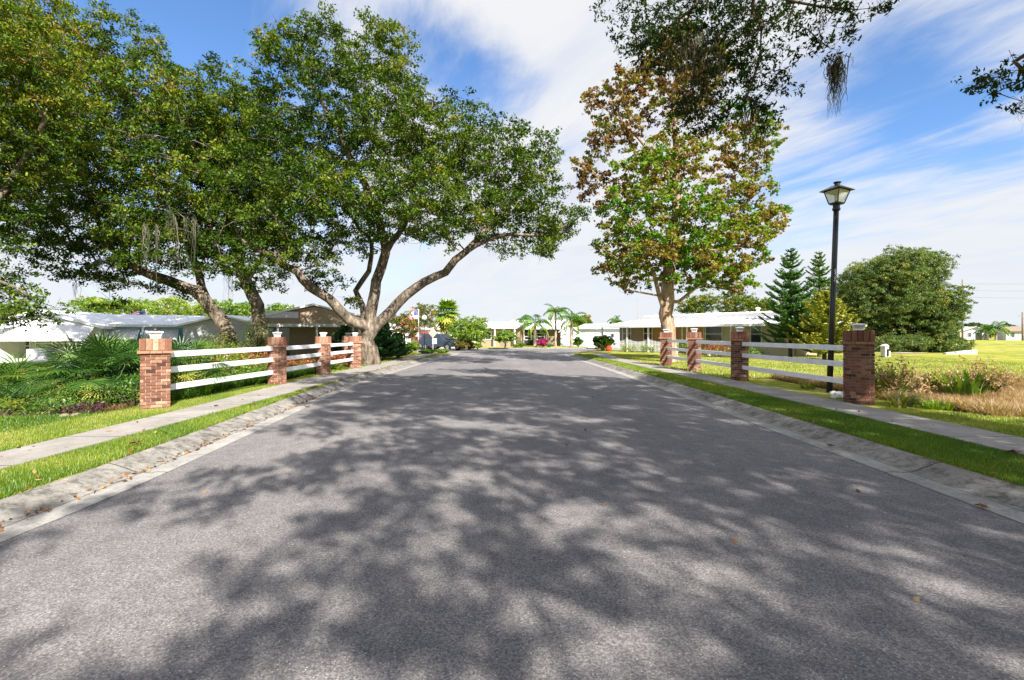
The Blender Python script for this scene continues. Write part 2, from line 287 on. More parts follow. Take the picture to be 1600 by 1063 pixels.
class MB:
    def __init__(s): s.v = []; s.f = []; s.t = []
    def add(s, vs, fs, t=0.5):
        b = len(s.v); s.v += [tuple(float(c) for c in v) for v in vs]; s.f += [tuple(b + i for i in f) for f in fs]; s.t += [t] * len(fs)
    def box(s, c, d, rz=0, t=.5, M=None):
        hx, hy, hz_ = d[0] / 2, d[1] / 2, d[2] / 2; ca, sa = cos(rz), sin(rz); vs = []
        for x, y, z in [(-hx, -hy, -hz_), (hx, -hy, -hz_), (hx, hy, -hz_), (-hx, hy, -hz_), (-hx, -hy, hz_), (hx, -hy, hz_), (hx, hy, hz_), (-hx, hy, hz_)]:
            vs.append((c[0] + x * ca - y * sa, c[1] + x * sa + y * ca, c[2] + z))
        if M is not None: vs = [tuple(M @ Vector(v)) for v in vs]
        s.add(vs, [(0, 3, 2, 1), (4, 5, 6, 7), (0, 1, 5, 4), (1, 2, 6, 5), (2, 3, 7, 6), (3, 0, 4, 7)], t); return s
    def bx(s, x0, x1, y0, y1, z0, z1, t=.5): return s.box(((x0 + x1) / 2, (y0 + y1) / 2, (z0 + z1) / 2), (x1 - x0, y1 - y0, z1 - z0), 0, t)
    def slab(s, pts, th, t=.5):
        """polygon pts (3d, ccw from above) thickened downwards"""
        n = len(pts); top = [tuple(p) for p in pts]; bot = [(p[0], p[1], p[2] - th) for p in pts]
        fs = [tuple(range(n)), tuple(range(2 * n - 1, n - 1, -1))] + [(i, n + i, n + (i + 1) % n, (i + 1) % n) for i in range(n)]
        s.add(top + bot, fs, t); return s
    def prism(s, pts, vec, t=.5):
        n = len(pts); a = [tuple(p) for p in pts]; b = [(p[0] + vec[0], p[1] + vec[1], p[2] + vec[2]) for p in pts]
        fs = [tuple(range(n)), tuple(range(2 * n - 1, n - 1, -1))] + [(i, n + i, n + (i + 1) % n, (i + 1) % n) for i in range(n)]
        s.add(a + b, fs, t); return s
    def tube(s, pts, rs, k=8, cap=True, t=.5, rot=0):
        pts = [Vector(p) for p in pts]
        if not hasattr(rs, '__len__'): rs = [rs] * len(pts)
        b = len(s.v); up = Vector((0, 0, 1)); prev = None
        for i, p in enumerate(pts):
            d = (pts[min(i + 1, len(pts) - 1)] - pts[max(i - 1, 0)]).normalized()
            if prev is None:
                a = d.orthogonal().normalized() if abs(d.z) < .999 else Vector((1, 0, 0))
            else: a = (prev - d * prev.dot(d)).normalized()
            prev = a; c = d.cross(a)
            for j in range(k):
                q = p + (a * cos(rot + 2 * pi * j / k) + c * sin(rot + 2 * pi * j / k)) * rs[i]; s.v.append(tuple(q))
        for i in range(len(pts) - 1):
            for j in range(k):
                s.f.append((b + i * k + j, b + i * k + (j + 1) % k, b + (i + 1) * k + (j + 1) % k, b + (i + 1) * k + j)); s.t.append(t)
        if cap:
            s.f.append(tuple(b + j for j in range(k - 1, -1, -1))); s.t.append(t)
            s.f.append(tuple(b + (len(pts) - 1) * k + j for j in range(k))); s.t.append(t)
        return s
    def frust(s, c, a0, a1, z0, z1, rz=0, t=.5, b0=None, b1=None):
        """square frustum"""
        b0 = b0 or a0; b1 = b1 or a1; vs = []
        for (a, b, z) in ((a0, b0, z0), (a1, b1, z1)):
            for x, y in ((-a, -b), (a, -b), (a, b), (-a, b)): vs.append((c[0] + x * cos(rz) - y * sin(rz), c[1] + x * sin(rz) + y * cos(rz), z))
        s.add(vs, [(3, 2, 1, 0), (4, 5, 6, 7), (0, 1, 5, 4), (1, 2, 6, 5), (2, 3, 7, 6), (3, 0, 4, 7)], t); return s
    def lathe(s, c, prof, k=16, t=.5):
        b = len(s.v)
        for r, z in prof:
            for j in range(k): s.v.append((c[0] + r * cos(2 * pi * j / k), c[1] + r * sin(2 * pi * j / k), c[2] + z))
        for i in range(len(prof) - 1):
            for j in range(k): s.f.append((b + i * k + j, b + i * k + (j + 1) % k, b + (i + 1) * k + (j + 1) % k, b + (i + 1) * k + j)); s.t.append(t)
        s.f.append(tuple(b + j for j in range(k - 1, -1, -1))); s.t.append(t)
        s.f.append(tuple(b + (len(prof) - 1) * k + j for j in range(k))); s.t.append(t); return s
    def build(s, name, m, parent=None, smooth=False, tint=False, bevel=0):
        me = bpy.data.meshes.new(name); me.from_pydata(s.v, [], s.f); me.update()
        if tint:
            a = me.attributes.new('tint', 'FLOAT', 'FACE'); a.data.foreach_set('value', np.array(s.t, np.float32))
        o = link(name, me, m, parent, smooth)
        if bevel:
            md = o.modifiers.new('bevel', 'BEVEL'); md.width = bevel; md.segments = 2; md.limit_method = 'ANGLE'
        return o

# ------------------------------------------------------------------ road layout (x as a function of y)
LK = [(-60, -3.95), (3.8, -4.0), (5.3, -4.05), (8, -4.3), (13, -4.82), (17, -4.95), (22, -4.95), (30, -4.8), (36, -4.4), (38.5, -4.25)]
RK = [(-60, 4.42), (8, 4.4), (16, 4.42), (26, 4.25), (34, 3.95)]
ys = lambda K, y: np.interp(y, [k[0] for k in K], [k[1] for k in K])
def smoothpoly(K, n=4):
    """chaikin"""
    p = np.array(K, float)
    for _ in range(n):
        q = [p[0]]
        for a, b in zip(p[:-1], p[1:]): q += [a * .75 + b * .25, a * .25 + b * .75]
        q.append(p[-1]); p = np.array(q)
    return p
LP = smoothpoly([(x, y) for y, x in LK] + [(-4.6, 40.2), (-6.5, 41.6), (-11, 42), (-48, 42)], 3)
RP = smoothpoly([(x, y) for y, x in RK] + [(4.0, 37), (4.8, 40), (7.5, 44), (11.5, 47.5), (17, 50.5), (30, 52.5)], 3)
FARY = 51.5
FARP = smoothpoly([(-48, 51.5), (-10, 51.5), (3, 51.5), (12, 53.5), (30, 57.5)], 3)
def ribbon(path, prof, side, name, m, **k):
    """sweep a profile [(offset, z)] along path; side=-1: offsets go to -x when path runs +y"""
    p = np.array(path); d = np.gradient(p, axis=0); d /= np.linalg.norm(d, axis=1)[:, None] + 1e-9
    nrm = np.stack([d[:, 1], -d[:, 0]], 1) * side
    s = np.concatenate([[0], np.cumsum(np.linalg.norm(np.diff(p, axis=0), axis=1))])
    V = []; UV = []
    for i in range(len(p)):
        for (o_, z) in prof: V.append((p[i, 0] + nrm[i, 0] * o_, p[i, 1] + nrm[i, 1] * o_, z)); UV.append((s[i], o_))
    n = len(prof); Fs = []
    for i in range(len(p) - 1):
        for j in range(n - 1):
            q = (i * n + j, i * n + j + 1, (i + 1) * n + j + 1, (i + 1) * n + j); Fs.append(q if side > 0 else q[::-1])
    me = bpy.data.meshes.new(name); me.from_pydata(V, [], Fs); me.update()
    uv = me.uv_layers.new(name='uv'); idx = np.empty(len(me.loops), np.int32); me.loops.foreach_get('vertex_index', idx)
    uv.data.foreach_set('uv', np.array(UV, np.float32)[idx].ravel())
    return tag(link(name, me, m), **k)
def resample(p, step):
    p = np.array(p); s = np.concatenate([[0], np.cumsum(np.linalg.norm(np.diff(p, axis=0), axis=1))]); t = np.arange(0, s[-1], step)
    return np.stack([np.interp(t, s, p[:, 0]), np.interp(t, s, p[:, 1])], 1)
LPr, RPr = resample(LP, .4), resample(RP, .4)
def wob(p, a=.012):
    q = p.copy(); q[:, 0] += NR.normal(0, a, len(q)); return q
prof = [(-.10, .0045), (.0, .010), (.10, .004), (.20, .006), (.26, .022), (.36, .065), (.46, .100), (.53, .118), (.555, .118), (.56, -.15)]
ribbon(LPr, prof, -1, 'kerb_left', KERB, kind='structure'); ribbon(RPr, prof, 1, 'kerb_right', KERB, kind='structure')
# road sheet
ROADPOLY = [tuple(p) for p in LPr] + [tuple(p) for p in FARP] + [tuple(p) for p in RPr[::-1]]
me_v = [(x, y, 0) for x, y in ROADPOLY]
import bmesh
bm = bmesh.new()
vs = [bm.verts.new(v) for v in me_v]; es = [bm.edges.new((vs[i], vs[(i + 1) % len(vs)])) for i in range(len(vs))]
bmesh.ops.triangle_fill(bm, use_beauty=True, edges=es)
for f in bm.faces:
    if f.normal.z < 0: f.normal_flip()
me = bpy.data.meshes.new('road'); bm.to_mesh(me); bm.free(); tag(link('road', me, A_), kind='structure')
farp = resample(FARP, .5)
ribbon(farp, prof, -1, 'kerb_far', KERB, kind='structure')

# pavements
pl_in = [(-60, -5.55), (5, -5.5), (10, -5.5), (25, -5.45), (32, -5.5), (38, -5.8), (40, -7)]
pl_out = [(-60, -6.3), (5, -6.28), (9, -6.35), (13, -6.6), (17, -6.72), (21, -6.65), (26, -6.5), (32, -6.6), (38, -7.0), (40, -8.0)]
pr_in = [(-60, 6.2), (8, 6.15), (14, 6.0), (22, 5.75), (30, 5.5), (36, 5.9)]
pr_out = [(-60, 7.2), (8, 7.15), (14, 7.0), (22, 6.75), (30, 6.5), (36, 7.0)]
def strip(name, A, B, z, m, y0, y1, **k):
    Y = np.arange(y0, y1, .5); a = ys(A, Y); b = ys(B, Y); V = []; UV = []; Fs = []
    for i, y in enumerate(Y):
        lo, hi = min(a[i], b[i]), max(a[i], b[i])
        for x, zz_, u in ((lo - .005, z - .2, 0), (lo, z, 0), (hi, z, 1), (hi + .005, z - .2, 1)): V.append((x, y, zz_)); UV.append((y, x))
    for i in range(len(Y) - 1):
        for j in range(3): Fs.append((i * 4 + j, i * 4 + j + 1, (i + 1) * 4 + j + 1, (i + 1) * 4 + j))
    me = bpy.data.meshes.new(name); me.from_pydata(V, [], Fs); me.update(); uv = me.uv_layers.new(name='uv')
    idx = np.empty(len(me.loops), np.int32); me.loops.foreach_get('vertex_index', idx); uv.data.foreach_set('uv', np.array(UV, np.float32)[idx].ravel())
    return tag(link(name, me, m), **k)
strip('pavement_left', pl_in, pl_out, .150, PAVE, -60, 39, kind='structure')
strip('pavement_right', pr_in, pr_out, .150, PAVE, -60, 36, kind='structure')

# ------------------------------------------------------------------ ground
def sm(a, b, x): t = np.clip((x - a) / (b - a), 0, 1); return t * t * (3 - 2 * t)
def seg_dist(X, Y, path):
    p = np.array(path); best = np.full(X.shape, 1e9)
    for a, b in zip(p[:-1], p[1:]):
        d = b - a; t = np.clip(((X - a[0]) * d[0] + (Y - a[1]) * d[1]) / (d @ d), 0, 1)
        best = np.minimum(best, np.hypot(X - a[0] - t * d[0], Y - a[1] - t * d[1]))
    return best
def terrain(X, Y):
    """height of the ground away from the road"""
    X = np.asarray(X, float); Y = np.asarray(Y, float)
    z = np.full(X.shape, .125) + .012 * np.sin(X * 1.3 + Y * .7) * np.cos(Y * .9)
    z = np.where(np.abs(X) < 7.6, .125, z)
    band = sm(8.2, 11.0, Y) * (1 - sm(13.5, 17.5, Y))
    z = z - .50 * band * sm(-7.3, -9.5, X) * (1 - .0 * X)
    band2 = sm(8.0, 10.6, Y) * (1 - sm(13.5, 17.0, Y))
    z = z - .50 * band2 * sm(8.2, 10.5, X) * (1 + .25 * np.sin(X * .8))
    z = z + .25 * sm(20, 60, X) * np.sin(X * .09 + Y * .05) * sm(20, 35, Y) * 0.6
    return z
xs = np.concatenate([-np.geomspace(12, 900, 36)[::-1], np.arange(-11.8, 11.9, .2), np.geomspace(12, 900, 36)])
ysv = np.concatenate([-np.geomspace(14, 300, 14)[::-1], np.arange(-13.5, 44, .35), np.geomspace(44.4, 1500, 46)])
X, Y = np.meshgrid(xs, ysv)
Zt = terrain(X, Y)
near = (np.abs(X) < 12) | ((Y > 34) & (Y < 60))
msk = (np.abs(X) < 95) & (Y < 66) & (Y > -62)
dL = seg_dist(X[msk], Y[msk], LP[::2]); dR = seg_dist(X[msk], Y[msk], RP[::2]); dF = seg_dist(X[msk], Y[msk], FARP)
xm, ym = X[msk], Y[msk]; inside = np.zeros(xm.shape, bool); rp_ = np.array(ROADPOLY)
for (x1_, y1_), (x2_, y2_) in zip(rp_, np.roll(rp_, -1, 0)):
    if y1_ == y2_: continue
    inside ^= ((y1_ > ym) != (y2_ > ym)) & (xm < (x2_ - x1_) * (ym - y1_) / (y2_ - y1_) + x1_)
dist = np.minimum(np.minimum(dL, dR), dF); sd = np.where(inside, -dist, dist)
Zm = Zt[msk]; k_ = sm(.36, .56, sd); Zt[msk] = -.09 * (1 - k_) + Zm * k_
nx, ny = len(xs), len(ysv)
Vg = np.stack([X, Y, Zt], -1).reshape(-1, 3); I = np.arange(nx * ny).reshape(ny, nx)
Fg = np.stack([I[:-1, :-1], I[:-1, 1:], I[1:, 1:], I[1:, :-1]], -1).reshape(-1, 4)
g = npmesh('ground', Vg, Fg, LAWN, smooth=True); g['kind'] = 'structure'
def vattr(o, name, vals):
    a = o.data.attributes.new(name, 'FLOAT', 'POINT'); a.data.foreach_set('value', np.asarray(vals, np.float32).ravel())
dry = sm(8.3, 9.2, X) * sm(8.0, 9.0, Y) * (1 - sm(15.5, 17.5, Y)) * .9
dry = np.maximum(dry, .6 * sm(-7.4, -8.2, X) * sm(8.0, 9.5, Y) * (1 - sm(16, 20, Y)) * (1 - sm(-13, -12, -X) * 0))
vattr(g, 'dry', dry); vattr(g, 'wet', sm(-7.5, -8.5, X) * sm(6.8, 7.6, Y) * (1 - sm(9.5, 11, Y)) * .9 + sm(-7.5, -9, X) * sm(18, 20, Y) * (1 - sm(24, 30, Y)) * .5)
def gz(x, y): return float(terrain(np.array([x]), np.array([y]))[0])

# ------------------------------------------------------------------ leaves, blades, tubes in bulk
def unit(v): return v / (np.linalg.norm(v, axis=-1, keepdims=True) + 1e-9)
def leaf_quads(C, Ls, ratio=.5, up=.5, rng=NR, axis=None):
    n = len(C); a = unit(rng.normal(0, 1, (n, 3)) + (axis if axis is not None else 0)); nn = rng.normal(0, 1, (n, 3)); nn[:, 2] = np.abs(nn[:, 2]) + up
    b = unit(np.cross(nn, a)); Ls = np.asarray(Ls)[:, None]
    V = np.stack([C - a * Ls * .5, C + b * Ls * ratio * .5 - a * Ls * .05, C + a * Ls * .5, C - b * Ls * ratio * .5 - a * Ls * .05], 1).reshape(-1, 3)
    return V, np.arange(4 * n).reshape(n, 4)
def tubes_np(chains, kf):
    """chains: list of (pts (n,3), radii (n)); returns V,F"""
    Vs = []; Fs = []; off = 0
    for pts, rs in chains:
        k = kf(rs[0]); n = len(pts)
        if n < 2: continue
        d = np.gradient(pts, axis=0); d = unit(d); ref = np.array([0.31, .95, .05]) if abs(d[0, 2]) > .8 else np.array([0, 0, 1.])
        a = unit(np.cross(d, ref)); b = np.cross(d, a); th = 2 * pi * np.arange(k) / k
        ring = pts[:, None, :] + rs[:, None, None] * (a[:, None, :] * np.cos(th)[None, :, None] + b[:, None, :] * np.sin(th)[None, :, None])
        Vs.append(ring.reshape(-1, 3)); I = off + np.arange(n * k).reshape(n, k); J = np.roll(I, -1, 1)
        Fs.append(np.stack([I[:-1], J[:-1], J[1:], I[1:]], -1).reshape(-1, 4)); off += n * k
    return np.concatenate(Vs), np.concatenate(Fs)
def spline(pts, step):
    p = np.array(pts, float); q = np.vstack([2 * p[0] - p[1], p, 2 * p[-1] - p[-2]]); out = []
    for i in range(1, len(q) - 2):
        m = max(1, int(np.linalg.norm(q[i + 1] - q[i]) / step))
        for t in np.arange(m) / m:
            out.append(.5 * ((2 * q[i]) + (-q[i - 1] + q[i + 1]) * t + (2 * q[i - 1] - 5 * q[i] + 4 * q[i + 1] - q[i + 2]) * t * t + (-q[i - 1] + 3 * q[i] - 3 * q[i + 1] + q[i + 2]) * t ** 3))
    out.append(p[-1]); return np.array(out)

def tree(name, label, cat, base, limbs, blobs, leafm, bark, seed, cr=.8, spacing=.9, leaf=.12, lpc=110, group=None, flare=1.35, tipr=.014,
         moss=None, mossm=None, ratio=.5, twigs=True, keep=None, squash=.65, tvar=.22, sub=7, step=.5, curl=.25, up=.8):
    """limbs: [(points, r0, r1)] first is the trunk from the base; blobs: (centre, (rx,ry,rz), tint, density)"""
    rng = np.random.default_rng(seed); root = empty(name, base, label=label, cat=cat, group=group)
    pos_, par, rad = [], [], []
    for li, (pts, r0, r1) in enumerate(limbs):
        sp = spline(pts, step); n = len(sp)
        if li > 0 or n > 3:
            j = rng.normal(0, 1, (n, 3)) * np.linspace(.03, .10, n)[:, None] * min(1, r0 * 3); j[0] = 0; sp = sp + j
        rr = np.linspace(r0, r1, n)
        if li == 0: rr = rr * (1 + (flare - 1) * np.exp(-np.arange(n) * step / .45)); prev = -1
        else:
            A = np.array(pos_); prev = int(np.argmin(np.linalg.norm(A - sp[0], axis=1)))
            if np.linalg.norm(A[prev] - sp[0]) < .6: sp = sp[1:]; rr = rr[1:]
        for q, r in zip(sp, rr): pos_.append(q); par.append(prev); rad.append(r); prev = len(pos_) - 1
    # cluster centres
    Cn = []; Ct = []; Cd = []
    for (c, r, tint, dens) in blobs:
        c = np.array(c); r = np.array(r, float); vol = 4.19 * r.prod(); n = int(vol / (spacing ** 3) * 1.3 * dens) + 3
        for _ in range(n * 3):
            if n <= 0: break
            u = unit(rng.normal(0, 1, 3)) * rng.random() ** (1 / 2.4); q = c + u * r
            if keep is not None and not keep(q): continue
            if Cn and np.min(np.linalg.norm(np.array(Cn) - q, axis=1)) < spacing * .8: n -= .4; continue
            Cn.append(q); Ct.append(tint); n -= 1
    Cn = np.array(Cn); Ct = np.array(Ct)
    # connect, nearest first
    A = np.array(pos_); dd = np.min(np.linalg.norm(Cn[:, None] - A[None], axis=2), axis=1) if len(Cn) * len(A) < 4e6 else np.linalg.norm(Cn - A[0], axis=1)
    order = np.argsort(dd); buf = np.zeros((len(A) + len(Cn) * 14, 3)); buf[:len(A)] = A; cnt = len(A); low = 2
    for ci in order:
        c = Cn[ci]; D = np.linalg.norm(buf[low:cnt] - c, axis=1) + .35 * np.maximum(0, buf[low:cnt, 2] - c[2] + .2); k = low + int(np.argmin(D))
        p0 = buf[k]; dist_ = np.linalg.norm(c - p0); m = int(min(12, max(1, dist_ / step)))
        pd = unit(p0 - buf[par[k]]) if par[k] >= 0 else np.array([0, 0, 1.]); perp = rng.normal(0, 1, 3) * .10 * dist_
        mid = p0 + (c - p0) * .45 + pd * dist_ * curl + perp; prev = k
        for t in (np.arange(m) + 1) / m:
            q = (1 - t) ** 2 * p0 + 2 * t * (1 - t) * mid + t * t * c
            buf[cnt] = q; par.append(prev); rad.append(0); prev = cnt; cnt += 1
    A = buf[:cnt]; n = cnt; load = np.zeros(n); haschild = np.zeros(n, int); ch = [[] for _ in range(n)]
    for i in range(n - 1, -1, -1):
        if not ch[i]: load[i] = 1
        if par[i] >= 0: load[par[i]] += load[i]; ch[par[i]].append(i)
    R = np.maximum(np.array(rad), np.minimum(tipr * load ** .42, .9)); 
    for i in range(n):
        if par[i] >= 0: R[i] = min(R[i], R[par[i]] * 1.0) if rad[i] == 0 else R[i]
    chains = []; stack = [0]
    while stack:
        s0 = stack.pop(); pts = []; rs = []
        if par[s0] >= 0: pts.append(A[par[s0]]); rs.append(min(R[par[s0]], R[s0] * 1.15))
        i = s0
        while True:
            pts.append(A[i]); rs.append(R[i])
            if not ch[i]: break
            cs = sorted(ch[i], key=lambda q: -(R[q] * 1000 + load[q])); stack += cs[1:]; i = cs[0]
        rs = np.array(rs); 
        if not ch[i]: rs[-1] *= .5
        chains.append((np.array(pts), rs))
    if twigs:
        for ci in range(len(Cn)):
            for _ in range(3):
                v = unit(rng.normal(0, 1, 3)) * cr * .9; v[2] = v[2] * squash; chains.append((np.array([Cn[ci], Cn[ci] + v * .5 + rng.normal(0, .05, 3), Cn[ci] + v]), np.array([tipr * .7, tipr * .5, tipr * .25])))
    Vt, Ft = tubes_np(chains, lambda r: 12 if r > .15 else (7 if r > .06 else (5 if r > .03 else 3)))
    npmesh('trunk', Vt, Ft, bark, root, smooth=True, origin=base)
    # foliage
    nc = len(Cn); subc = Cn[:, None] + unit(rng.normal(0, 1, (nc, sub, 3))) * (rng.random((nc, sub, 1)) ** .5) * cr * np.array([1, 1, squash])
    nl = max(1, int(lpc / sub)); C = subc[:, :, None] + rng.normal(0, 1, (nc, sub, nl, 3)) * cr * .17 * np.array([1, 1, .62])
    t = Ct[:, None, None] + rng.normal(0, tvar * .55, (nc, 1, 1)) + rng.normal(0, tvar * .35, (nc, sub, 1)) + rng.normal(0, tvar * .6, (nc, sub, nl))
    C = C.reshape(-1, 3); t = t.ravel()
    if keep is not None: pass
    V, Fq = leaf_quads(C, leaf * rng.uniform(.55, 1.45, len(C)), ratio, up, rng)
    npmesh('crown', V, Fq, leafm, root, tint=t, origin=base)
    if moss:
        for (p, ln, w, cnt_) in moss:
            p = np.array(p, float); Vm = []; tm = []; cnt_ = int(cnt_ * 1.6); hubs = rng.normal(0, 1, (max(2, cnt_ // 9), 3)) * [w * .42, w * .42, w * .3]
            for _ in range(cnt_):
                m = 12; hub = hubs[rng.integers(len(hubs))]; a = hub + rng.normal(0, .05, 3); l = ln * rng.uniform(.25, 1.0) * (.35 + .65 * abs(sin(hub[0] * 91.7))); ww = rng.uniform(.0035, .009) * (1 + ln * .3)
                tt = np.linspace(0, 1, m); x = p + a + np.stack([np.zeros(m), np.zeros(m), -tt * l], 1)
                drift = np.cumsum(rng.normal(0, .024, (m, 3)), 0); drift[:, 2] *= .5; x = x + drift - np.outer(tt, a - hub) * [.8, .8, 0]
                s = unit(rng.normal(0, 1, 3) * [1, 1, .1]) * ww; wdt = (1 - tt * .8)[:, None] * rng.uniform(.5, 1.5, (m, 1))
                L_ = x - s * wdt; R_ = x + s * wdt; t0 = rng.random()
                for i in range(m - 1): Vm += [L_[i], R_[i], R_[i + 1], L_[i + 1]]; tm.append(t0)
            npmesh('moss', np.array(Vm), np.arange(len(Vm)).reshape(-1, 4), mossm or MOSSM, root, tint=tm, origin=base)
    return root
def bl(px, py, D, rx, ry, rd, tint=.35, dens=1.0):
    return (P(px, py, D), (rx * D / F, rd, ry * D / F), tint, dens)
def pl(*q): return [P(*a) for a in q]
exec_trees = True

# ------------------------------------------------------------------ brick pillars with cap lights, fence rails
def brick_pillar(loc, rz, label, w=.50, h=1.50, seed=1, dark=0.0):
    r = random.Random(seed); root = empty('brick_pillar', loc, rz, label=label, cat='pillar', group='brick pillars of the bridge fence')
    b = MB(); hs = h - .30; core = MB(); core.bx(-w / 2 + .012, w / 2 - .012, -w / 2 + .012, w / 2 - .012, -.5, hs)
    core.build('mortar_core', MORTAR, root)
    nrow = int(hs / .061); ch_ = hs / nrow; L_ = .165
    for side in range(4):
        M = Matrix.Rotation(side * pi / 2, 4, 'Z')
        for i in range(nrow):
            z = (i + .5) * ch_; x = -w / 2 - (0 if i % 2 else L_ / 2)
            while x < w / 2 - .02:
                a = max(x, -w / 2 + (0.0 if i % 2 == 0 else .045)); e = min(x + L_ - .011, w / 2 - (.045 if i % 2 == 0 else 0.0))
                if e - a > .03:
                    pr = r.uniform(0, .009); t = min(1, max(0, r.gauss(.5, .20) - dark))
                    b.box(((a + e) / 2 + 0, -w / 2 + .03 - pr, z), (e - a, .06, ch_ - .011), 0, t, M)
                x += L_
    b.build('shaft', BRICK, root, tint=True)
    t = MB()
    for side in range(4):
        M = Matrix.Rotation(side * pi / 2, 4, 'Z'); x = -w / 2 - .02
        while x < w / 2 + .0:
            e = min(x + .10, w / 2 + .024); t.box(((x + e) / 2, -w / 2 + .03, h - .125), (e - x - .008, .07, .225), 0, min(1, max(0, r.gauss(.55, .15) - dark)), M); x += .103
    t.bx(-w / 2 + .03, w / 2 - .03, -w / 2 + .03, w / 2 - .03, hs - .05, h - .012, .6)
    t.build('top_course', BRICK, root, tint=True)
    c = MB()
    for side in range(4):
        M = Matrix.Rotation(side * pi / 2, 4, 'Z'); x = -w / 2 - .05
        while x < w / 2 + .03:
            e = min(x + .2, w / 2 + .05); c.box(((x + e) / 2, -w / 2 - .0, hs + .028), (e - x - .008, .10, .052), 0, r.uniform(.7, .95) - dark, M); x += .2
    c.build('corbel_band', BRICK, root, tint=True)
    cl = empty('cap_light', (0, 0, h), 0); cl.parent = root; cl.scale = (.86, .86, .82)
    MB().frust((0, 0), .10, .10, -.005, .03).build('light_base', WHITEP, cl)
    MB().frust((0, 0), .085, .125, .03, .125).build('light_panes', FROST, cl)
    m = MB()
    for sx, sy in ((-1, -1), (1, -1), (1, 1), (-1, 1)):
        m.tube([(sx * .085, sy * .085, .03), (sx * .127, sy * .127, .128)], .011, 4)
    m.frust((0, 0), .15, .15, .125, .15); m.frust((0, 0), .15, .05, .15, .17); m.build('light_frame', WHITEP, cl)
    return root
PL = [(-7.08, 9.6, 36), (-6.85, 14.1, 26), (-6.88, 17.6, 26), (-6.80, 20.9, 26)]
PLn = [(-8.2, 24.5, 30)]
PR = [(7.42, 10.35, -27), (7.30, 15.5, -21), (7.28, 19.3, -25), (7.18, 22.5, -24)]
labs = ['lit brick pillar beside the green palmettos, nearest on the left pavement', 'brick pillar on the left pavement where the long near rails meet the second set',
        'slim looking brick pillar left of the oak, between the second and third rail sets', 'brick pillar pressed against the foot of the large oak trunk']
for i, (x, y, a) in enumerate(PL):
    pr_ = brick_pillar((x, y, .10), radians(a), labs[i], w=.47, h=1.42, seed=i + 1)
    if i == 0:
        d = MB(); d.lathe((0, 0, .17), [(.10, 0), (.095, .04), (.07, .075), (.03, .095), (.004, .10)], 14); d.build('light_dome', BLACKM, [c for c in pr_.children if c.name.startswith('cap_light')][0], smooth=True)
brick_pillar((-8.0, 23.6, .10), radians(30), 'far brick pillar half hidden behind the oak foot pillar on the left', w=.45, h=1.42, seed=9)
labs = ['dark brick pillar right of the black lamp post, nearest on the right', 'brick pillar in front of the tan house wall, second from the lamp post on the right',
        'brick pillar right of the one before the sycamore trunk, two rail sets meeting on it', 'brick pillar directly in front of the sycamore trunk, its face sunlit']
for i, (x, y, a) in enumerate(PR):
    brick_pillar((x, y, .125), radians(a), labs[i], w=.48, h=1.56, seed=20 + i, dark=.16 if i < 2 else .05)  # nearest two get darker brick tints, tree shade put into the colour
def rail_panel(a, b, zs, label, group):
    a = Vector(a); b = Vector(b); d = (b - a); ln = d.length; root = empty('fence_panel', a, 0, label=label, cat='fence', group=group)
    for z in zs:
        m = MB(); M = Matrix.Translation((0, 0, z)) @ d.to_track_quat('X', 'Z').to_matrix().to_4x4()
        m.box((ln / 2, 0, 0), (ln - .36, .05, .125), 0, .5, M); m.build('rail', WHITEP, root, bevel=.008)
grp = 'white rail panels between the brick pillars'
q = ['three long white rails between the palmetto pillar and the next one left', 'three white rails between the second and third left brick pillars', 'three short white rails ending at the oak foot pillar']
for i in range(3):
    a, b = PL[i], PL[i + 1]; rail_panel((a[0], a[1], .10), (b[0], b[1], .10), (.40, .76, 1.08) if i == 0 else (.42, .76, 1.07), q[i], grp)
q = ['three long white rails passing behind the black lamp post', 'three white rails in front of the tan house wall, middle set on the right', 'three short white rails beside the sycamore trunk']
for i in range(3):
    a, b = PR[i], PR[i + 1]; rail_panel((a[0] - .02, a[1], .125), (b[0] - .02, b[1], .125), (.42, .80, 1.16), q[i], grp)
rail_panel((PL[3][0], PL[3][1], .10), (-8.0, 23.6, .10), (.42, .76, 1.07), 'three white rails going back behind the oak trunk to the far left pillar', grp)

# ------------------------------------------------------------------ street lamp
lx_, ly_ = P(1296, 617, 12.2)[:2]
lamp = empty('street_lamp', (lx_, ly_, .12), 0, label='tall black lamp post with a square glass lantern, leaning slightly beside the right pavement', cat='street lamp')
lamp.rotation_euler = (0, radians(3.0), radians(20)); lamp.scale = (.92, .92, .945)
m = MB(); m.tube([(0, 0, -.2), (0, 0, 4.92)], [.075, .066], 16); m.build('post', BLACKM, lamp, smooth=True)
m = MB(); m.lathe((0, 0, 4.88), [(.075, 0), (.10, .03), (.10, .06), (.085, .09), (.085, .15), (.11, .18)], 16); m.frust((0, 0), .115, .13, 5.05, 5.08); m.build('collar', BLACKM, lamp)
fr = MB()
for sx, sy in ((-1, -1), (1, -1), (1, 1), (-1, 1)): fr.tube([(sx * .125, sy * .125, 5.07), (sx * .215, sy * .215, 5.42)], .014, 4)
for z, r in ((5.085, .125), (5.415, .213)):
    for k in range(4):
        a, b = [(-1, -1), (1, -1), (1, 1), (-1, 1)][k], [(1, -1), (1, 1), (-1, 1), (-1, -1)][k]
        fr.tube([(a[0] * r, a[1] * r, z), (b[0] * r, b[1] * r, z)], .014, 4)
fr.build('lantern_frame', BLACKM, lamp)
mg, N, L, o = mat('lantern glass'); t_ = N.new('ShaderNodeBsdfTransparent'); t_.inputs[0].default_value = (.93, .94, .88, 1)
g1 = N.new('ShaderNodeBsdfGlossy'); g1.inputs['Roughness'].default_value = .1; d1 = N.new('ShaderNodeBsdfDiffuse'); d1.inputs[0].default_value = (.7, .7, .58, 1)
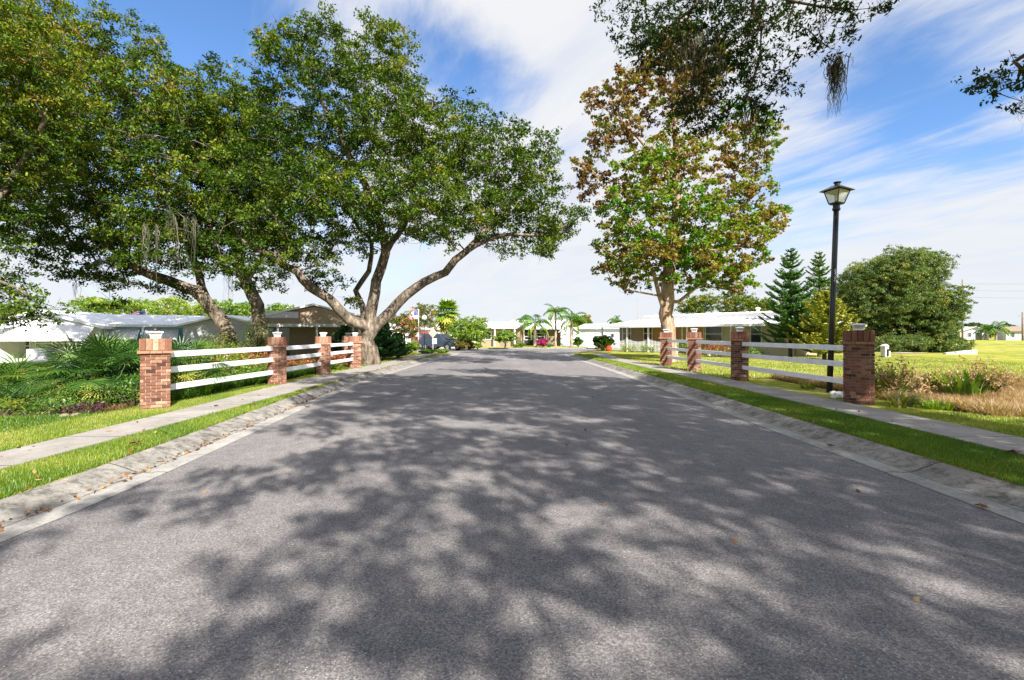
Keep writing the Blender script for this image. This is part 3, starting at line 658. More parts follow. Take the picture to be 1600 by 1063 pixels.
x1 = N.new('ShaderNodeMixShader'); x1.inputs[0].default_value = .35; L.new(t_.outputs[0], x1.inputs[1]); L.new(d1.outputs[0], x1.inputs[2])
x2 = N.new('ShaderNodeMixShader'); x2.inputs[0].default_value = .10; L.new(x1.outputs[0], x2.inputs[1]); L.new(g1.outputs[0], x2.inputs[2]); L.new(x2.outputs[0], o.inputs[0])
for k in range(4):
    M = Matrix.Rotation(k * pi / 2, 4, 'Z'); p = MB()
    p.add([tuple(M @ Vector(v)) for v in ((-.118, -.125, 5.09), (.118, -.125, 5.09), (.204, -.211, 5.41), (-.204, -.211, 5.41))], [(0, 1, 2, 3)]); p.build('pane', mg, lamp)
m = MB(); m.frust((0, 0),   .30, .295, 5.42, 5.435); m.frust((0, 0), .295, .08, 5.435, 5.57); m.build('lamp_roof', BLACKM, lamp)
m = MB(); m.lathe((0, 0, 5.56), [(.065, 0), (.065, .05), (.10, .09), (.095, .10), (.04, .115)], 14); m.build('finial', BLACKM, lamp)
m = MB(); m.lathe((0, 0, 5.08), [(.05, 0), (.05, .08), (.02, .09)], 10); m.build('socket', BLACKM, lamp)
m = MB(); m.lathe((0, 0, 5.17), [(.025, 0), (.045, .06), (.04, .12), (.01, .15)], 10); m.build('bulb', FROST, lamp)

# ------------------------------------------------------------------ houses
def win(root, x0, x1, z0, z1, y=0, name='window', pane=DARKG, fm=WHITEP, bars=1, sw=.06):
    f = MB(); f.bx(x0, x1, y - .05, y + .02, z0, z0 + sw); f.bx(x0, x1, y - .05, y + .02, z1 - sw, z1); f.bx(x0, x0 + sw, y - .05, y + .02, z0 + sw, z1 - sw); f.bx(x1 - sw, x1, y - .05, y + .02, z0 + sw, z1 - sw)
    if bars: f.bx(x0 + sw, x1 - sw, y - .045, y + .01, (z0 + z1) / 2 - .02, (z0 + z1) / 2 + .02)
    fo = f.build(name, fm, root); p = MB(); p.bx(x0 + sw, x1 - sw, y - .03, y + .015, z0 + sw, z1 - sw); p.build('pane', pane, fo); return fo
def house(name, label, A, B, dep, eh, rh, wall, roof, kind='gable', ov=.5, cat='house', ribs=0, zb=.12, ridge_in=0.0, thick=.12, fascia=None):
    """front wall from A to B (x,y); local x along it, local y away; gable: ridge along x; gabley: gable end towards the front; hip; flat"""
    A = np.array(A[:2], float); B = np.array(B[:2], float); w = float(np.linalg.norm(B - A)); root = empty(name, (A[0], A[1], zb), atan2(B[1] - A[1], B[0] - A[0]), label=label, cat=cat)
    m = MB()
    if kind == 'gable':
        prof_ = [(0, 0), (dep, 0), (dep, eh), (dep / 2, rh - .14), (0, eh)]; m.prism([(0, y, z) for y, z in prof_], (w, 0, 0))
    elif kind == 'gabley':
        m.prism([(x, 0, z) for x, z in [(0, 0), (w, 0), (w, eh), (w / 2, rh - .14), (0, eh)]], (0, dep, 0))
    else: m.bx(0, w, 0, dep, 0, eh)
    m.build('wall', wall, root)
    r = MB(); s = (rh - eh) / (dep / 2) if kind in ('gable', 'hip') else (rh - eh) / (w / 2); zo = eh - s * ov + .06
    if kind == 'gable':
        r.slab([(-ov, -ov, zo), (w + ov, -ov, zo), (w + ov, dep / 2, rh + .06), (-ov, dep / 2, rh + .06)], thick)
        r.slab([(-ov, dep / 2, rh + .062), (w + ov, dep / 2, rh + .062), (w + ov, dep + ov, zo), (-ov, dep + ov, zo)], thick)
    elif kind == 'gabley':
        r.slab([(-ov, -ov, zo), (w / 2, -ov, rh + .06), (w / 2, dep + ov, rh + .06), (-ov, dep + ov, zo)], thick)
        r.slab([(w / 2, -ov, rh + .062), (w + ov, -ov, zo), (w + ov, dep + ov, zo), (w / 2, dep + ov, rh + .062)], thick)
    elif kind == 'hip':
        i = dep / 2 if not ridge_in else ridge_in; a, b, c, d = (-ov, -ov, zo), (w + ov, -ov, zo), (w + ov, dep + ov, zo), (-ov, dep + ov, zo); e, f = (i, dep / 2, rh), (w - i, dep / 2, rh)
        vs = [a, b, c, d, e, f] + [(q[0], q[1], q[2] - thick) for q in (a, b, c, d)]
        r.add(vs, [(0, 1, 5, 4), (1, 2, 5), (2, 3, 4, 5), (3, 0, 4), (9, 8, 7, 6), (0, 6, 7, 1), (1, 7, 8, 2), (2, 8, 9, 3), (3, 9, 6, 0)])
    else: r.bx(-ov, w + ov, -ov, dep + ov, eh + .003, eh + .003 + thick)
    rb = MB()
    if ribs:
        n = int((w + 2 * ov) / ribs)
        for k in range(n + 1):
            x = -ov + k * ribs + .04
            if kind == 'gable': a, b = (x, -ov, zo), (x, dep / 2 - .05, rh + .05)
            elif kind == 'hip':
                i = dep / 2 if not ridge_in else ridge_in; fr_ = min(1, (x + ov) / (i + ov), (w + ov - x) / (i + ov)); 
                if fr_ <= .05: continue
                a = (x, -ov, zo); b = (x, -ov + (dep / 2 + ov) * fr_, zo + (rh - zo) * fr_)
            else: continue
            rb.slab([(a[0] - .025, a[1], a[2] + .05), (a[0] + .025, a[1], a[2] + .05), (b[0] + .025, b[1], b[2] + .05), (b[0] - .025, b[1], b[2] + .05)], .05)
    r.build('roof', roof, root)
    if ribs: rb.build('roof_ribs', WHITEP, root)
    if fascia:
        f = MB()
        if kind in ('gable', 'hip', 'flat'): f.bx(-ov - .01, w + ov + .01, -ov - .045, -ov - .012, zo - .14 if kind != 'flat' else eh - .08, zo + .012 if kind != 'flat' else eh + .1)
        f.build('fascia', fascia, root)
    return root, w
def siding(root, x0, x1, z0, z1, y, m, st=.2, name='siding'):
    s = MB(); z = z0
    while z < z1 - .02: s.prism([(x0, y, z), (x0, y - .025, z), (x0, y - .008, min(z + st, z1)), (x0, y, min(z + st, z1))], (x1 - x0, 0, 0)); z += st
    return s.build(name, m, root)

# right: tan house with ribbed white metal roof
A = P(968, 0, 43)[:2]; B = P(1245, 0, 31.5)[:2]
hr, w = house('ranch_house', 'tan house with ribbed white metal roof behind the sycamore', A, B, 7.5, 2.35, 3.05, TANW, ROOFM, 'hip', 1.35, ribs=.55, ridge_in=2.0, fascia=WHITEP)
siding(hr, w * .58, w * .99, .02, 2.3, -.003, CREAMW); siding(hr, w * .16, w * .57, .02, 2.3, -.003, GOLDW)
up = MB(); up.slab([(1.2, 1.6, 3.02), (w - .6, 1.6, 3.02), (w - 1.0, 3.75, 3.18), (2.0, 3.75, 3.18)], .33); up.build('upper_roof', ROOFM, hr); x = 1.4; ur = MB()
while x < w - 1.2: ur.slab([(x, 1.6, 3.06), (x + .05, 1.6, 3.06), (x + .05, 3.7, 3.215), (x, 3.7, 3.215)], .045); x += .55
ur.build('roof_ribs', WHITEP, hr)
for a, b in ((.4, 1.3), (2.6, 3.5)): win(hr, a, b, .95, 2.1, -.01)
for a, b in ((5.0, 5.5), (8.1, 9.6), (11.6, 12.4)): win(hr, a, b, .8, 2.15, -.03)
for k, x in enumerate((-1.0, 1.75, 3.9, 7.4, w * .74)):
    p = MB(); p.bx(x - .06, x + .06, -1.2, -1.08, 0, 2.03); p.build('porch_post', WHITEP, hr)
br = MB(); br.tube([(-1.0, -1.14, 1.5), (-1.9, -1.0, 1.95)], .03, 5); br.build('brace', WHITEP, hr)
v = MB(); v.lathe((w * .72, 3.4, 3.1), [(.12, 0), (.12, .25), (.2, .28), (.2, .36), (.05, .42)], 10); v.build('roof_vent', WHITEM, hr)
g_ = MB(); g_.bx(w * .15, w + .9, -1.42, -1.37, 2.0, 2.06); g_.tube([(w * .565, -.06, 0), (w * .565, -.06, 2.2)], .04, 6); g_.build('downpipe', WHITEP, hr)
for a in (.3, 4.4, 6.2): sh_ = MB(); sh_.bx(a - .0, a + .12, -.04, .0, .95, 2.1); sh_.build('window_trim', WHITEP, hr)
# picket fence
pf = empty('picket_fence', hr.location, hr.rotation_euler[2], label='low white picket fence along the tan house porch', cat='fence')
for x0, x1 in ((-.85, 1.65), (1.9, 3.8), (4.0, 6.6)):
    m = MB(); x = x0; n = 0
    while x < x1:
        u = (x - x0) / (x1 - x0); zt = .80 + .16 * (abs(u - .5) * 2) ** 2
        m.bx(x, x + .07, -1.16, -1.14, .06, zt); m.prism([(x, -1.16, zt), (x + .07, -1.16, zt), (x + .035, -1.16, zt + .06)], (0, .02, 0)); x += .135
    m.bx(x0, x1, -1.138, -1.11, .25, .32); m.bx(x0, x1, -1.138, -1.11, .62, .69); m.build('picket_section', WHITEP, pf)

# left: white and blue house: long blue wall towards the road, white gabled porch at its left end
A = P(150, 0, 31.5)[:2]; B = P(300, 0, 34)[:2]
h1, w = house('white_house', 'white and pale blue mobile home with a long low white roof, far left', A, B, 8.5, 2.12, 2.85, BLUEW, WHITEP, 'gable', .45, thick=.16, fascia=WHITEP)
siding(h1, 0, w, .6, 2.1, -.003, BLUEW); sk_ = MB(); sk_.bx(0, w, -.05, -.005, 0, .58); sk_.build('skirting', WHITEW, h1)
for a, b in ((.5, 2.2), (2.7, 4.4), (6.0, 7.6)):
    f = win(h1, a, b, .75, 1.75, -.03); m = MB(); m.slab([(a - .1, -1.0, 1.12), (b + .1, -1.0, 1.12), (b + .1, -.05, 1.85), (a - .1, -.05, 1.85)], .03); m.build('awning', WHITEM, h1)
win(h1, 5.0, 5.6, 1.4, 1.95, -.03)
for k in range(3): p = MB(); p.bx(.1 + k * w * .45, .2 + k * w * .45, -.4, -.3, 0, 1.95); p.build('post', WHITEP, h1)
A = P(-30, 0, 30)[:2]; B = P(158, 0, 31)[:2]
h0, w = house('gabled_porch', 'broad white gabled porch wall with a sloping canopy over pale windows, far left', A, B, 5, 2.0, 2.95, WHITEW, WHITEP, 'gabley', .35, thick=.16)
aw = MB(); aw.slab([(-.6, -1.9, 1.12), (w + .3, -1.9, 1.12), (w - .3, -.06, 1.98), (w / 2, -.06, 2.5), (-.2, -.06, 1.95)], .07); aw.build('canopy', WHITEP, h0)
for k in range(4): win(h0, 3.0 + k * 1.15, 4.0 + k * 1.15, .55, 1.2, -.02, pane=PALEG)
win(h0, .9, 2.75, .25, 1.2, -.02, name='screen_window', pane=DARKG)
p_ = P(70, 0, 26.5); b = empty('air_conditioner', (p_[0], p_[1], .16), .1, label='grey air conditioning unit on the pale slab before the white porch', cat='air conditioner')
MB().bx(-.7, .3, -.3, .3, 0, .62).build('casing', GREYW, b, bevel=.03)
m = MB()
for k in range(9): m.bx(-.66, .26, -.325, -.305, .06 + k * .06, .085 + k * .06)
m.build('grille', WHITEP, b)
# neighbour at the frame's left edge
hx, w = house('white_carport', 'white carport with a dark opening at the left edge of the view', P(-120, 0, 30)[:2], P(0, 0, 29)[:2], 7, 1.9, 2.5, WHITEW, WHITEM, 'gable', .4, cat='carport')
f = MB(); f.bx(w - 3.2, w - .3, -.03, .01, .3, 1.25); f.build('opening', DARKG, hx)
# grey house behind the twin oak trunks
A = P(286, 0, 33)[:2]; B = P(412, 0, 33.5)[:2]
h2, w = house('grey_house', 'pale grey windowless house side behind the two left oak trunks', A, B, 8, 2.1, 2.75, GREYW, WHITEP, 'gabley', .35)
siding(h2, 0, w, .02, 2.05, -.003, GREYW)
# tan and white house left of the big oak
A = P(420, 0, 32)[:2]; B = P(560, 0, 33)[:2]
h3, w = house('tan_house', 'tan gabled house with white fascia and flat carport left of the big oak', A, B, 9, 2.75, 3.45, TANW, WHITEP, 'gabley', .4)
c = MB(); c.bx(-.4, w + .2, -2.6, -.02, 1.92, 2.12); c.build('carport_roof', WHITEM, h3)
f = MB(); f.bx(-.02, 1.3, -.04, -.004, .05, 1.9); f.build('carport_opening', DARKG, h3)
f = MB(); f.bx(1.35, w, -.05, -.004, .05, 1.9); f.build('screen_wall', BROWNW, h3)
for x in (-.3, 1.25, w * .62, w): 
    f = MB(); f.bx(x - .05, x + .05, -2.5, -2.4, 0, 1.92); f.build('carport_post', WHITEP, h3)
f = MB(); f.slab([(-.9, -.3, 2.95), (1.9, -.3, 2.95), (1.6, 2.4, 2.60), (-.9, 2.4, 2.6)], .4); f.build('porch_hood', WHITEM, h3)

# middle distance houses across the street
def H_(name, label, pxa, Da, pxb, Db, *a, **k): return house(name, label, P(pxa, 0, Da)[:2], P(pxb, 0, Db)[:2], *a, **k)
h, w = H_('grey_bungalow', 'grey bungalow with white roof behind the parked dark car', 648, 60, 706, 62, 8, 2.2, 3.0, GREYW, WHITEM, 'gable', .5)
win(h, 2.4, 3.0, 1.0, 1.7, -.02); win(h, .6, 1.4, .9, 1.9, -.02)
f = MB(); f.bx(1.6, 2.1, -.03, .01, .02, 1.95); f.build('door', WHITEP, h)
h, w = H_('tan_bungalow', 'tan bungalow with a broad white roof left of the middle palms', 752, 58, 800, 57, 8, 2.3, 3.0, TANW, WHITEM, 'gable', .8)
win(h, .5, 1.3, .8, 1.8, -.02); f = MB(); f.bx(2.4, 3.3, -.03, .01, .02, 1.9); f.build('door', BROWNW, h)
for x in (-.6, w * .5, w + .5): p = MB(); p.bx(x - .07, x + .07, -.7, -.56, 0, 2.1); p.build('porch_post', WHITEP, h)
h, w = H_('brown_bungalow', 'dark fronted bungalow with white roof behind the queen palms', 800, 62, 876, 61, 9, 2.3, 3.3, BROWNW, WHITEM, 'gable', .9)
for a in (1.6, 3.2): win(h, a, a + 1.0, .7, 1.6, -.02)
f = MB(); f.bx(.3, 4.4, -.06, -.006, .05, 2.0); f.build('shaded_porch', DARKG, h)  # dark panel stands in for the shade under the porch roof
for x in (-.4, 1.2, 2.9, 4.5, w + .4): p = MB(); p.bx(x - .07, x + .07, -.8, -.66, 0, 2.1); p.build('porch_post', TANW, h)
h, w = H_('white_shed', 'small white gable shed behind the right queen palm', 876, 60, 902, 60, 6, 1.9, 2.7, WHITEW, WHITEM, 'gabley', .3, cat='shed')
h, w = H_('white_garage', 'long white garage with plain pale doors left of the tan house', 902, 60, 985, 57, 8, 2.2, 2.75, WHITEW, WHITEM, 'gable', .35)
f = MB(); f.bx(1.0, 3.6, -.03, .01, .02, 1.9); f.build('garage_door', WHITEM, h); f = MB(); f.bx(4.3, 4.6, -.03, .01, 1.1, 1.5); f.build('vent', DARKG, h)
h, w = H_('pale_house', 'pale house glimpsed behind the red and gold tree left of the flagpole', 600, 56, 642, 58, 8, 2.1, 2.9, WHITEW, WHITEM, 'gable', .4)
win(h, 1, 1.8, .9, 1.7, -.02)
# far right houses beyond the field
for (pa, pb, D, nm, lab, wm, rm, kd) in ((1428, 1470, 125, 'far_house', 'far pale house glimpsed under the bushy tree', CREAMW, WHITEM, 'gable'), (1476, 1500, 130, 'far_house', 'far tan house left of the wooden utility pole', TANW, WHITEM, 'gable'),
                                    (1504, 1545, 128, 'far_house', 'far white house with grey gables right of the wooden utility pole', WHITEW, WHITEM, 'gabley'), (1572, 1612, 120, 'far_house', 'far white house with brown roof at the right edge', WHITEW, BROWNW, 'gable')):
    h, w = H_(nm, lab, pa, D, pb, D * .98, 9, 2.5, 3.6, wm, rm, kd, .5, zb=-.1)
    win(h, w * .2, w * .35, .9, 2.0, -.03); f = MB(); f.bx(w * .5, w * .75, -.04, .01, .05, 2.1); f.build('garage_door', DARKG if rm != BROWNW else WHITEM, h)

# ------------------------------------------------------------------ poles, flags, signs
def pole(name, label, cat, px, D, topy, r, m, group=None, cross=False, zb=.12):
    p = P(px, 0, D); zt = H - (topy - HZ) * D / F; root = empty(name, (p[0], p[1], zb), label=label, cat=cat, group=group)
    MB().tube([(0, 0, -.3), (0, 0, zt - zb)], [r, r * .75], 8).build('pole', m, root, smooth=True); return root, zt - zb
u, ht = pole('utility_pole', 'wooden utility pole with a transformer beyond the right field', 'utility pole', 1504, 115, 437, .19, WOODP)
MB().lathe((.45, 0, ht - 2.2), [(.22, 0), (.25, .1), (.25, .8), (.1, .95)], 10).build('transformer', WHITEM, u)
MB().box((0, 0, ht - 1.1), (.9, .12, .12)).build('crossarm', WOODP, u)
u2, ht2 = pole('utility_pole', 'wooden utility pole cut by the right edge of the view', 'utility pole', 1598, 100, 488, .2, WOODP)
MB().box((0, 0, ht2 - .8), (1.6, .12, .12)).build('crossarm', WOODP, u2)
def wires(a, b, n, label):
    m = MB()
    for k in range(n):
        off = Vector((0, 0, -k * 1.6)); A_v = Vector(a) + off; B_v = Vector(b) + off; m.tube([A_v.lerp(B_v, t) + Vector((0, 0, -4 * t * (1 - t) * 1.2)) for t in np.linspace(0, 1, 12)], .02, 3)
    o_ = m.build('power_line', WOODP); tag(o_, label, 'power line'); return o_
p1 = P(1504, 437, 115); p2 = P(1598, 488, 100)
wires((p1[0], p1[1], p1[2] - 1), (p2[0] + 60, p2[1] - 20, p1[2] - 1), 3, 'thin power lines strung from the wooden poles over the right field')
pole('mast', 'thin grey mast rising behind the round lime tree', 'mast', 759, 90, 488, .05, BROWNW)
pole('mast', 'thin dark mast rising between the middle palms', 'mast', 806, 80, 489, .05, BROWNW)
pole('mast', 'thin grey mast rising behind the tan house roof', 'mast', 996, 70, 467, .04, BROWNW)
def flag(px, D, topy, sx, sy, label, flip=-1, droop=.35, w_=1.5, h_=.9):
    root, ht = pole('flagpole', label, 'flagpole', px, D, topy, .045, WHITEM)
    m_ = {}
    for key, c in (('r', (.55, .03, .05)), ('w', (.75, .75, .75)), ('b', (.03, .05, .22))): m_[key] = MB()
    nU, nV = 10, 13
    def pt(u, v):
        return (flip * u * w_ * .92, .10 * sin(u * 7 + v), ht - .1 - v * h_ - droop * u * u - .06 * sin(u * 9))
    for j in range(nV):
        for i in range(nU):
            key = 'b' if (i < 4 and j < 7) else ('r' if j % 2 == 0 else 'w')
            q4 = [pt(i / nU, j / nV), pt((i + 1) / nU, j / nV), pt((i + 1) / nU, (j + 1) / nV), pt(i / nU, (j + 1) / nV)]
            m_[key].add(q4, [(0, 1, 2, 3)])
    for k in range(18):
        u_, v_ = .03 + (k % 6) * .06, .05 + (k // 6) * .16; a = pt(u_, v_); m_['w'].add([(a[0], a[1] - .01, a[2]), (a[0] + .035 * flip, a[1] - .01, a[2]), (a[0] + .035 * flip, a[1] - .01, a[2] - .035), (a[0], a[1] - .01, a[2] - .035)], [(0, 1, 2, 3)])
    fo = m_['w'].build('flag', FLAGM['w'], root); m_['r'].build('red_stripes', FLAGM['r'], fo); m_['b'].build('blue_canton', FLAGM['b'], fo)
FLAGM = {'r': simple('flag red', (.55, .04, .06), .8, .1), 'w': simple('flag white', (.75, .75, .76), .8, .05), 'b': simple('flag blue', (.03, .05, .22), .8, .1)}
flag(228, 40, 483, 0, 0, 'stars and stripes flag flying above the white house roof')
flag(654, 50, 483, 0, 0, 'white flagpole with a drooping stars and stripes flag by the autumn trees', droop=.7, w_=1.3, h_=.9)
# small lamp and sign by the crossing
sl, ht = pole('street_lamp', 'distant black street lamp with a white globe, in front of the grey bungalow', 'street lamp', 663, 42, 500, .05, BLACKM)
MB().lathe((0, 0, ht - .02), [(.08, 0), (.2, .12), (.2, .3), (.06, .42)], 10).build('globe', WHITEP, sl)
ss, ht = pole('street_sign', 'sign post with a tan diamond plate above a pale blade, near the parked car', 'sign', 676.5, 40, 512, .035, WHITEM)
MB().prism([(0, -.05, ht - .85), (.36, -.05, ht - .45), (0, -.05, ht - .05), (-.36, -.05, ht - .45)], (0, .015, 0)).build('diamond_plate', simple('faded sign back', (.55, .38, .28), .6), ss)
MB().bx(-.05, .32, -.05, -.035, ht - 1.35, ht - .9).build('sign_plate', WHITEM, ss)

# ------------------------------------------------------------------ vehicles
CARB = simple('slate blue car paint', (.05, .075, .11), .22, .05, 2, .3, .6); TYRE = simple('tyre rubber', (.02, .02, .02), .8, .2); RIM = simple('alloy', (.5, .5, .5), .3, .1, 3, .8)
LIGHTM = simple('headlight lens', (.7, .72, .74), .15, .05); REDC = simple('red truck paint', (.42, .05, .04), .3, .08, 2, .2)
def vehicle(name, label, loc, rz, body_m, prof_low, prof_top, wd, wheels, glass):
    root = empty(name, loc, rz, label=label, cat='car')
    m = MB(); hw = wd / 2; m.prism([(x, -hw, z) for x, z in prof_low], (0, wd, 0)); m.build('body', body_m, root, bevel=.06)
    m = MB(); n = len(prof_top); a = [(x, -hw + (.05 if z < 1.1 else .2), z) for x, z in prof_top]; b = [(x, -y, z) for x, y, z in a]
    m.add(a + b, [tuple(range(n)), tuple(range(2 * n - 1, n - 1, -1))] + [(i, n + i, n + (i + 1) % n, (i + 1) % n) for i in range(n)]); m.build('cabin', body_m, root, bevel=.04)
    for s in (-1, 1):
        for gp in glass:
            y0 = lambda z: (hw - .05 - (z - 1.0) * .22) * s
            m = MB(); m.prism([(x, y0(z) + s * .012, z) for x, z in gp], (0, s * .012, 0)); m.build('side_window', DARKG, root)
    for x in wheels:
        for s in (-1, 1):
            w_ = empty('wheel', (x, s * (hw - .10), .34), 0); w_.parent = root
            MB().tube([(0, -.11, 0), (0, .11, 0)], .34, 18).build('tyre', TYRE, w_); MB().tube([(0, -.12, 0), (0, .12, 0)], .20, 12).build('rim', RIM, w_)
    return root
sc_ = P(690, 0, 48)
lowp = [(-2.25, .35), (2.2, .35), (2.3, .55), (2.25, .85), (1.2, 1.05), (-2.2, 1.08), (-2.3, .9)]
topp = [(-2.15, 1.04), (1.15, 1.0), (.35, 1.62), (-1.75, 1.68)]
gls = [[(-1.9, 1.10), (-1.15, 1.10), (-1.15, 1.55), (-1.65, 1.55)], [(-1.05, 1.10), (-.2, 1.10), (-.2, 1.54), (-1.05, 1.55)], [(-.1, 1.10), (.8, 1.10), (.28, 1.52), (-.1, 1.54)]]
suv = vehicle('parked_car', 'dark slate blue sport utility car parked by the crossing', (sc_[0], sc_[1], .0), radians(-32), CARB, lowp, topp, 1.8, (-1.4, 1.45), gls)
MB().prism([(1.10, -.68, 1.08), (1.10, .68, 1.08), (.46, .60, 1.56), (.46, -.60, 1.56)], (.03, 0, .02)).build('windscreen', DARKG, suv)
for s in (-1, 1): MB().bx(2.22, 2.31, s * .62 - .16, s * .62 + .16, .68, .84).build('headlight', LIGHTM, suv)
MB().bx(2.24, 2.32, -.38, .38, .55, .80).build('grille', BLACKM, suv)
MB().bx(2.24, 2.36, -.85, .85, .36, .50).build('bumper', RIM, suv)
rc = P(667, 0, 52)
tr = vehicle('parked_truck', 'red pickup partly hidden behind the dark parked car', (rc[0], rc[1], .12), radians(-60), REDC, [(-2.4, .4), (2.3, .4), (2.35, 1.0), (1.3, 1.1), (-2.4, 1.1)], [(-.6, 1.08), (1.3, 1.05), (.7, 1.7), (-.4, 1.75)], 1.8, (-1.5, 1.5), [[(-.4, 1.15), (.9, 1.15), (.55, 1.6), (-.3, 1.62)]])
for s in (-1, 1): MB().bx(-2.44, -2.38, s * .75 - .08, s * .75 + .08, .8, 1.05).build('tail_light', REDP, tr)

# ------------------------------------------------------------------ right field bits
ub = P(1382, 0, 30.5); b = empty('utility_pedestal', (ub[0], ub[1], .1), .3, label='white utility pedestal standing alone on the right lawn', cat='utility box')
MB().frust((0, 0), .14, .16, 0, .72).build('casing', WHITEM, b, bevel=.01); MB().frust((0, 0), .19, .08, .72, .86).build('cap', WHITEM, b, bevel=.01); MB().bx(-.03, .12, -.19, -.165, .1, .55).build('dark_slot', BLACKM, b); MB().bx(.2, .38, -.1, .1, 0, .42).build('side_box', CONC, b)
hw_ = P(1505, 0, 36); b = MB(); b.prism([(-1.25, 0, -.2), (1.05, 0, -.2), (1.05, 0, .30), (.3, 0, .24), (-1.25, 0, .06)], (0, .3, 0)); o_ = b.build('concrete_headwall', CONC); o_.location = (hw_[0], hw_[1], .12); tag(o_, 'pale concrete culvert wall lying in the right field', 'wall')
dp = resample(smoothpoly([P(1388, 0, 37)[:2], P(1420, 0, 44)[:2], P(1438, 0, 52)[:2], P(1500, 0, 66)[:2], P(1700, 0, 70)[:2]], 3), 1.0)
V = []; Fs = []
dd_ = unit(np.gradient(dp, axis=0)); nn_ = np.stack([-dd_[:, 1], dd_[:, 0]], 1)
for i in range(len(dp)):
    for o2 in (-1.6, -.8, 0, .8, 1.6):
        q2 = dp[i] + nn_[i] * (o2 * (1 + .25 * sin(i * .9 + o2))); V.append((q2[0], q2[1], gz(*q2) + .03))
for i in range(len(dp) - 1):
    for j in range(4): Fs.append((i * 5 + j, i * 5 + j + 1, (i + 1) * 5 + j + 1, (i + 1) * 5 + j)[::-1])
me = bpy.data.meshes.new('path'); me.from_pydata(V, [], Fs); me.update(); tag(link('path', me, DIRT), kind='structure')
# driveways on the left, pale
def flat(name, pts, m, th=.06): 
    o_ = MB().slab([(p[0], p[1], p[2]) for p in pts], th).build(name, m); return tag(o_, kind='structure')
uvless = simple('pale driveway', (.60, .59, .56), .9, .12, 1.5, bmp=.01)
flat('driveway', [(-30, 24.5, .165), (-21.5, 25.2, .165), (-21.5, 28.0, .165), (-30, 28.0, .165)], uvless)
flat('driveway', [(-9.8, 42.2, .05), (-5.6, 42.2, .05), (-6.4, 59, .17), (-11.0, 59, .17)][::1], uvless) if False else None
flat('driveway', [(-10.8, FARY + .55, .15), (-5.0, FARY + .55, .15), (-5.6, 59.5, .15), (-11.4, 59.5, .15)], uvless)
flat('driveway', [(8.2, FARY + .55, .15), (12.5, FARY + .55, .15), (13, 57.5, .15), (8.2, 57.5, .15)], uvless)

def rocks(specs, m, grp, labs):
    for i, (px, py, r) in enumerate(specs):
        p = G(px, py)
        for _ in range(6): p = G(px, py, gz(p[0], p[1]))
        z = gz(p[0], p[1]); bm = bmesh.new(); bmesh.ops.create_icosphere(bm, subdivisions=2, radius=r)
        rr = random.Random(i + int(px))
        for v in bm.verts: v.co = Vector((v.co.x * 1.3, v.co.y, v.co.z * .7)) * (1 + rr.uniform(-.16, .16))
        me = bpy.data.meshes.new('rock'); bm.to_mesh(me); bm.free(); o_ = link('rock', me, m); o_.location = (p[0], p[1], z + r * .2); o_.rotation_euler = (0, 0, rr.uniform(0, 6)); tag(o_, labs[i], 'rock', grp)
rocks([(1313, 622, .16), (1303, 617, .10), (1318, 612, .12)], WROCK, 'white rocks by the lamp post', ['larger white rock between the lamp post and the dark pillar', 'small white rock touching the foot of the black lamp post', 'white rock behind the larger one beside the dark pillar'])

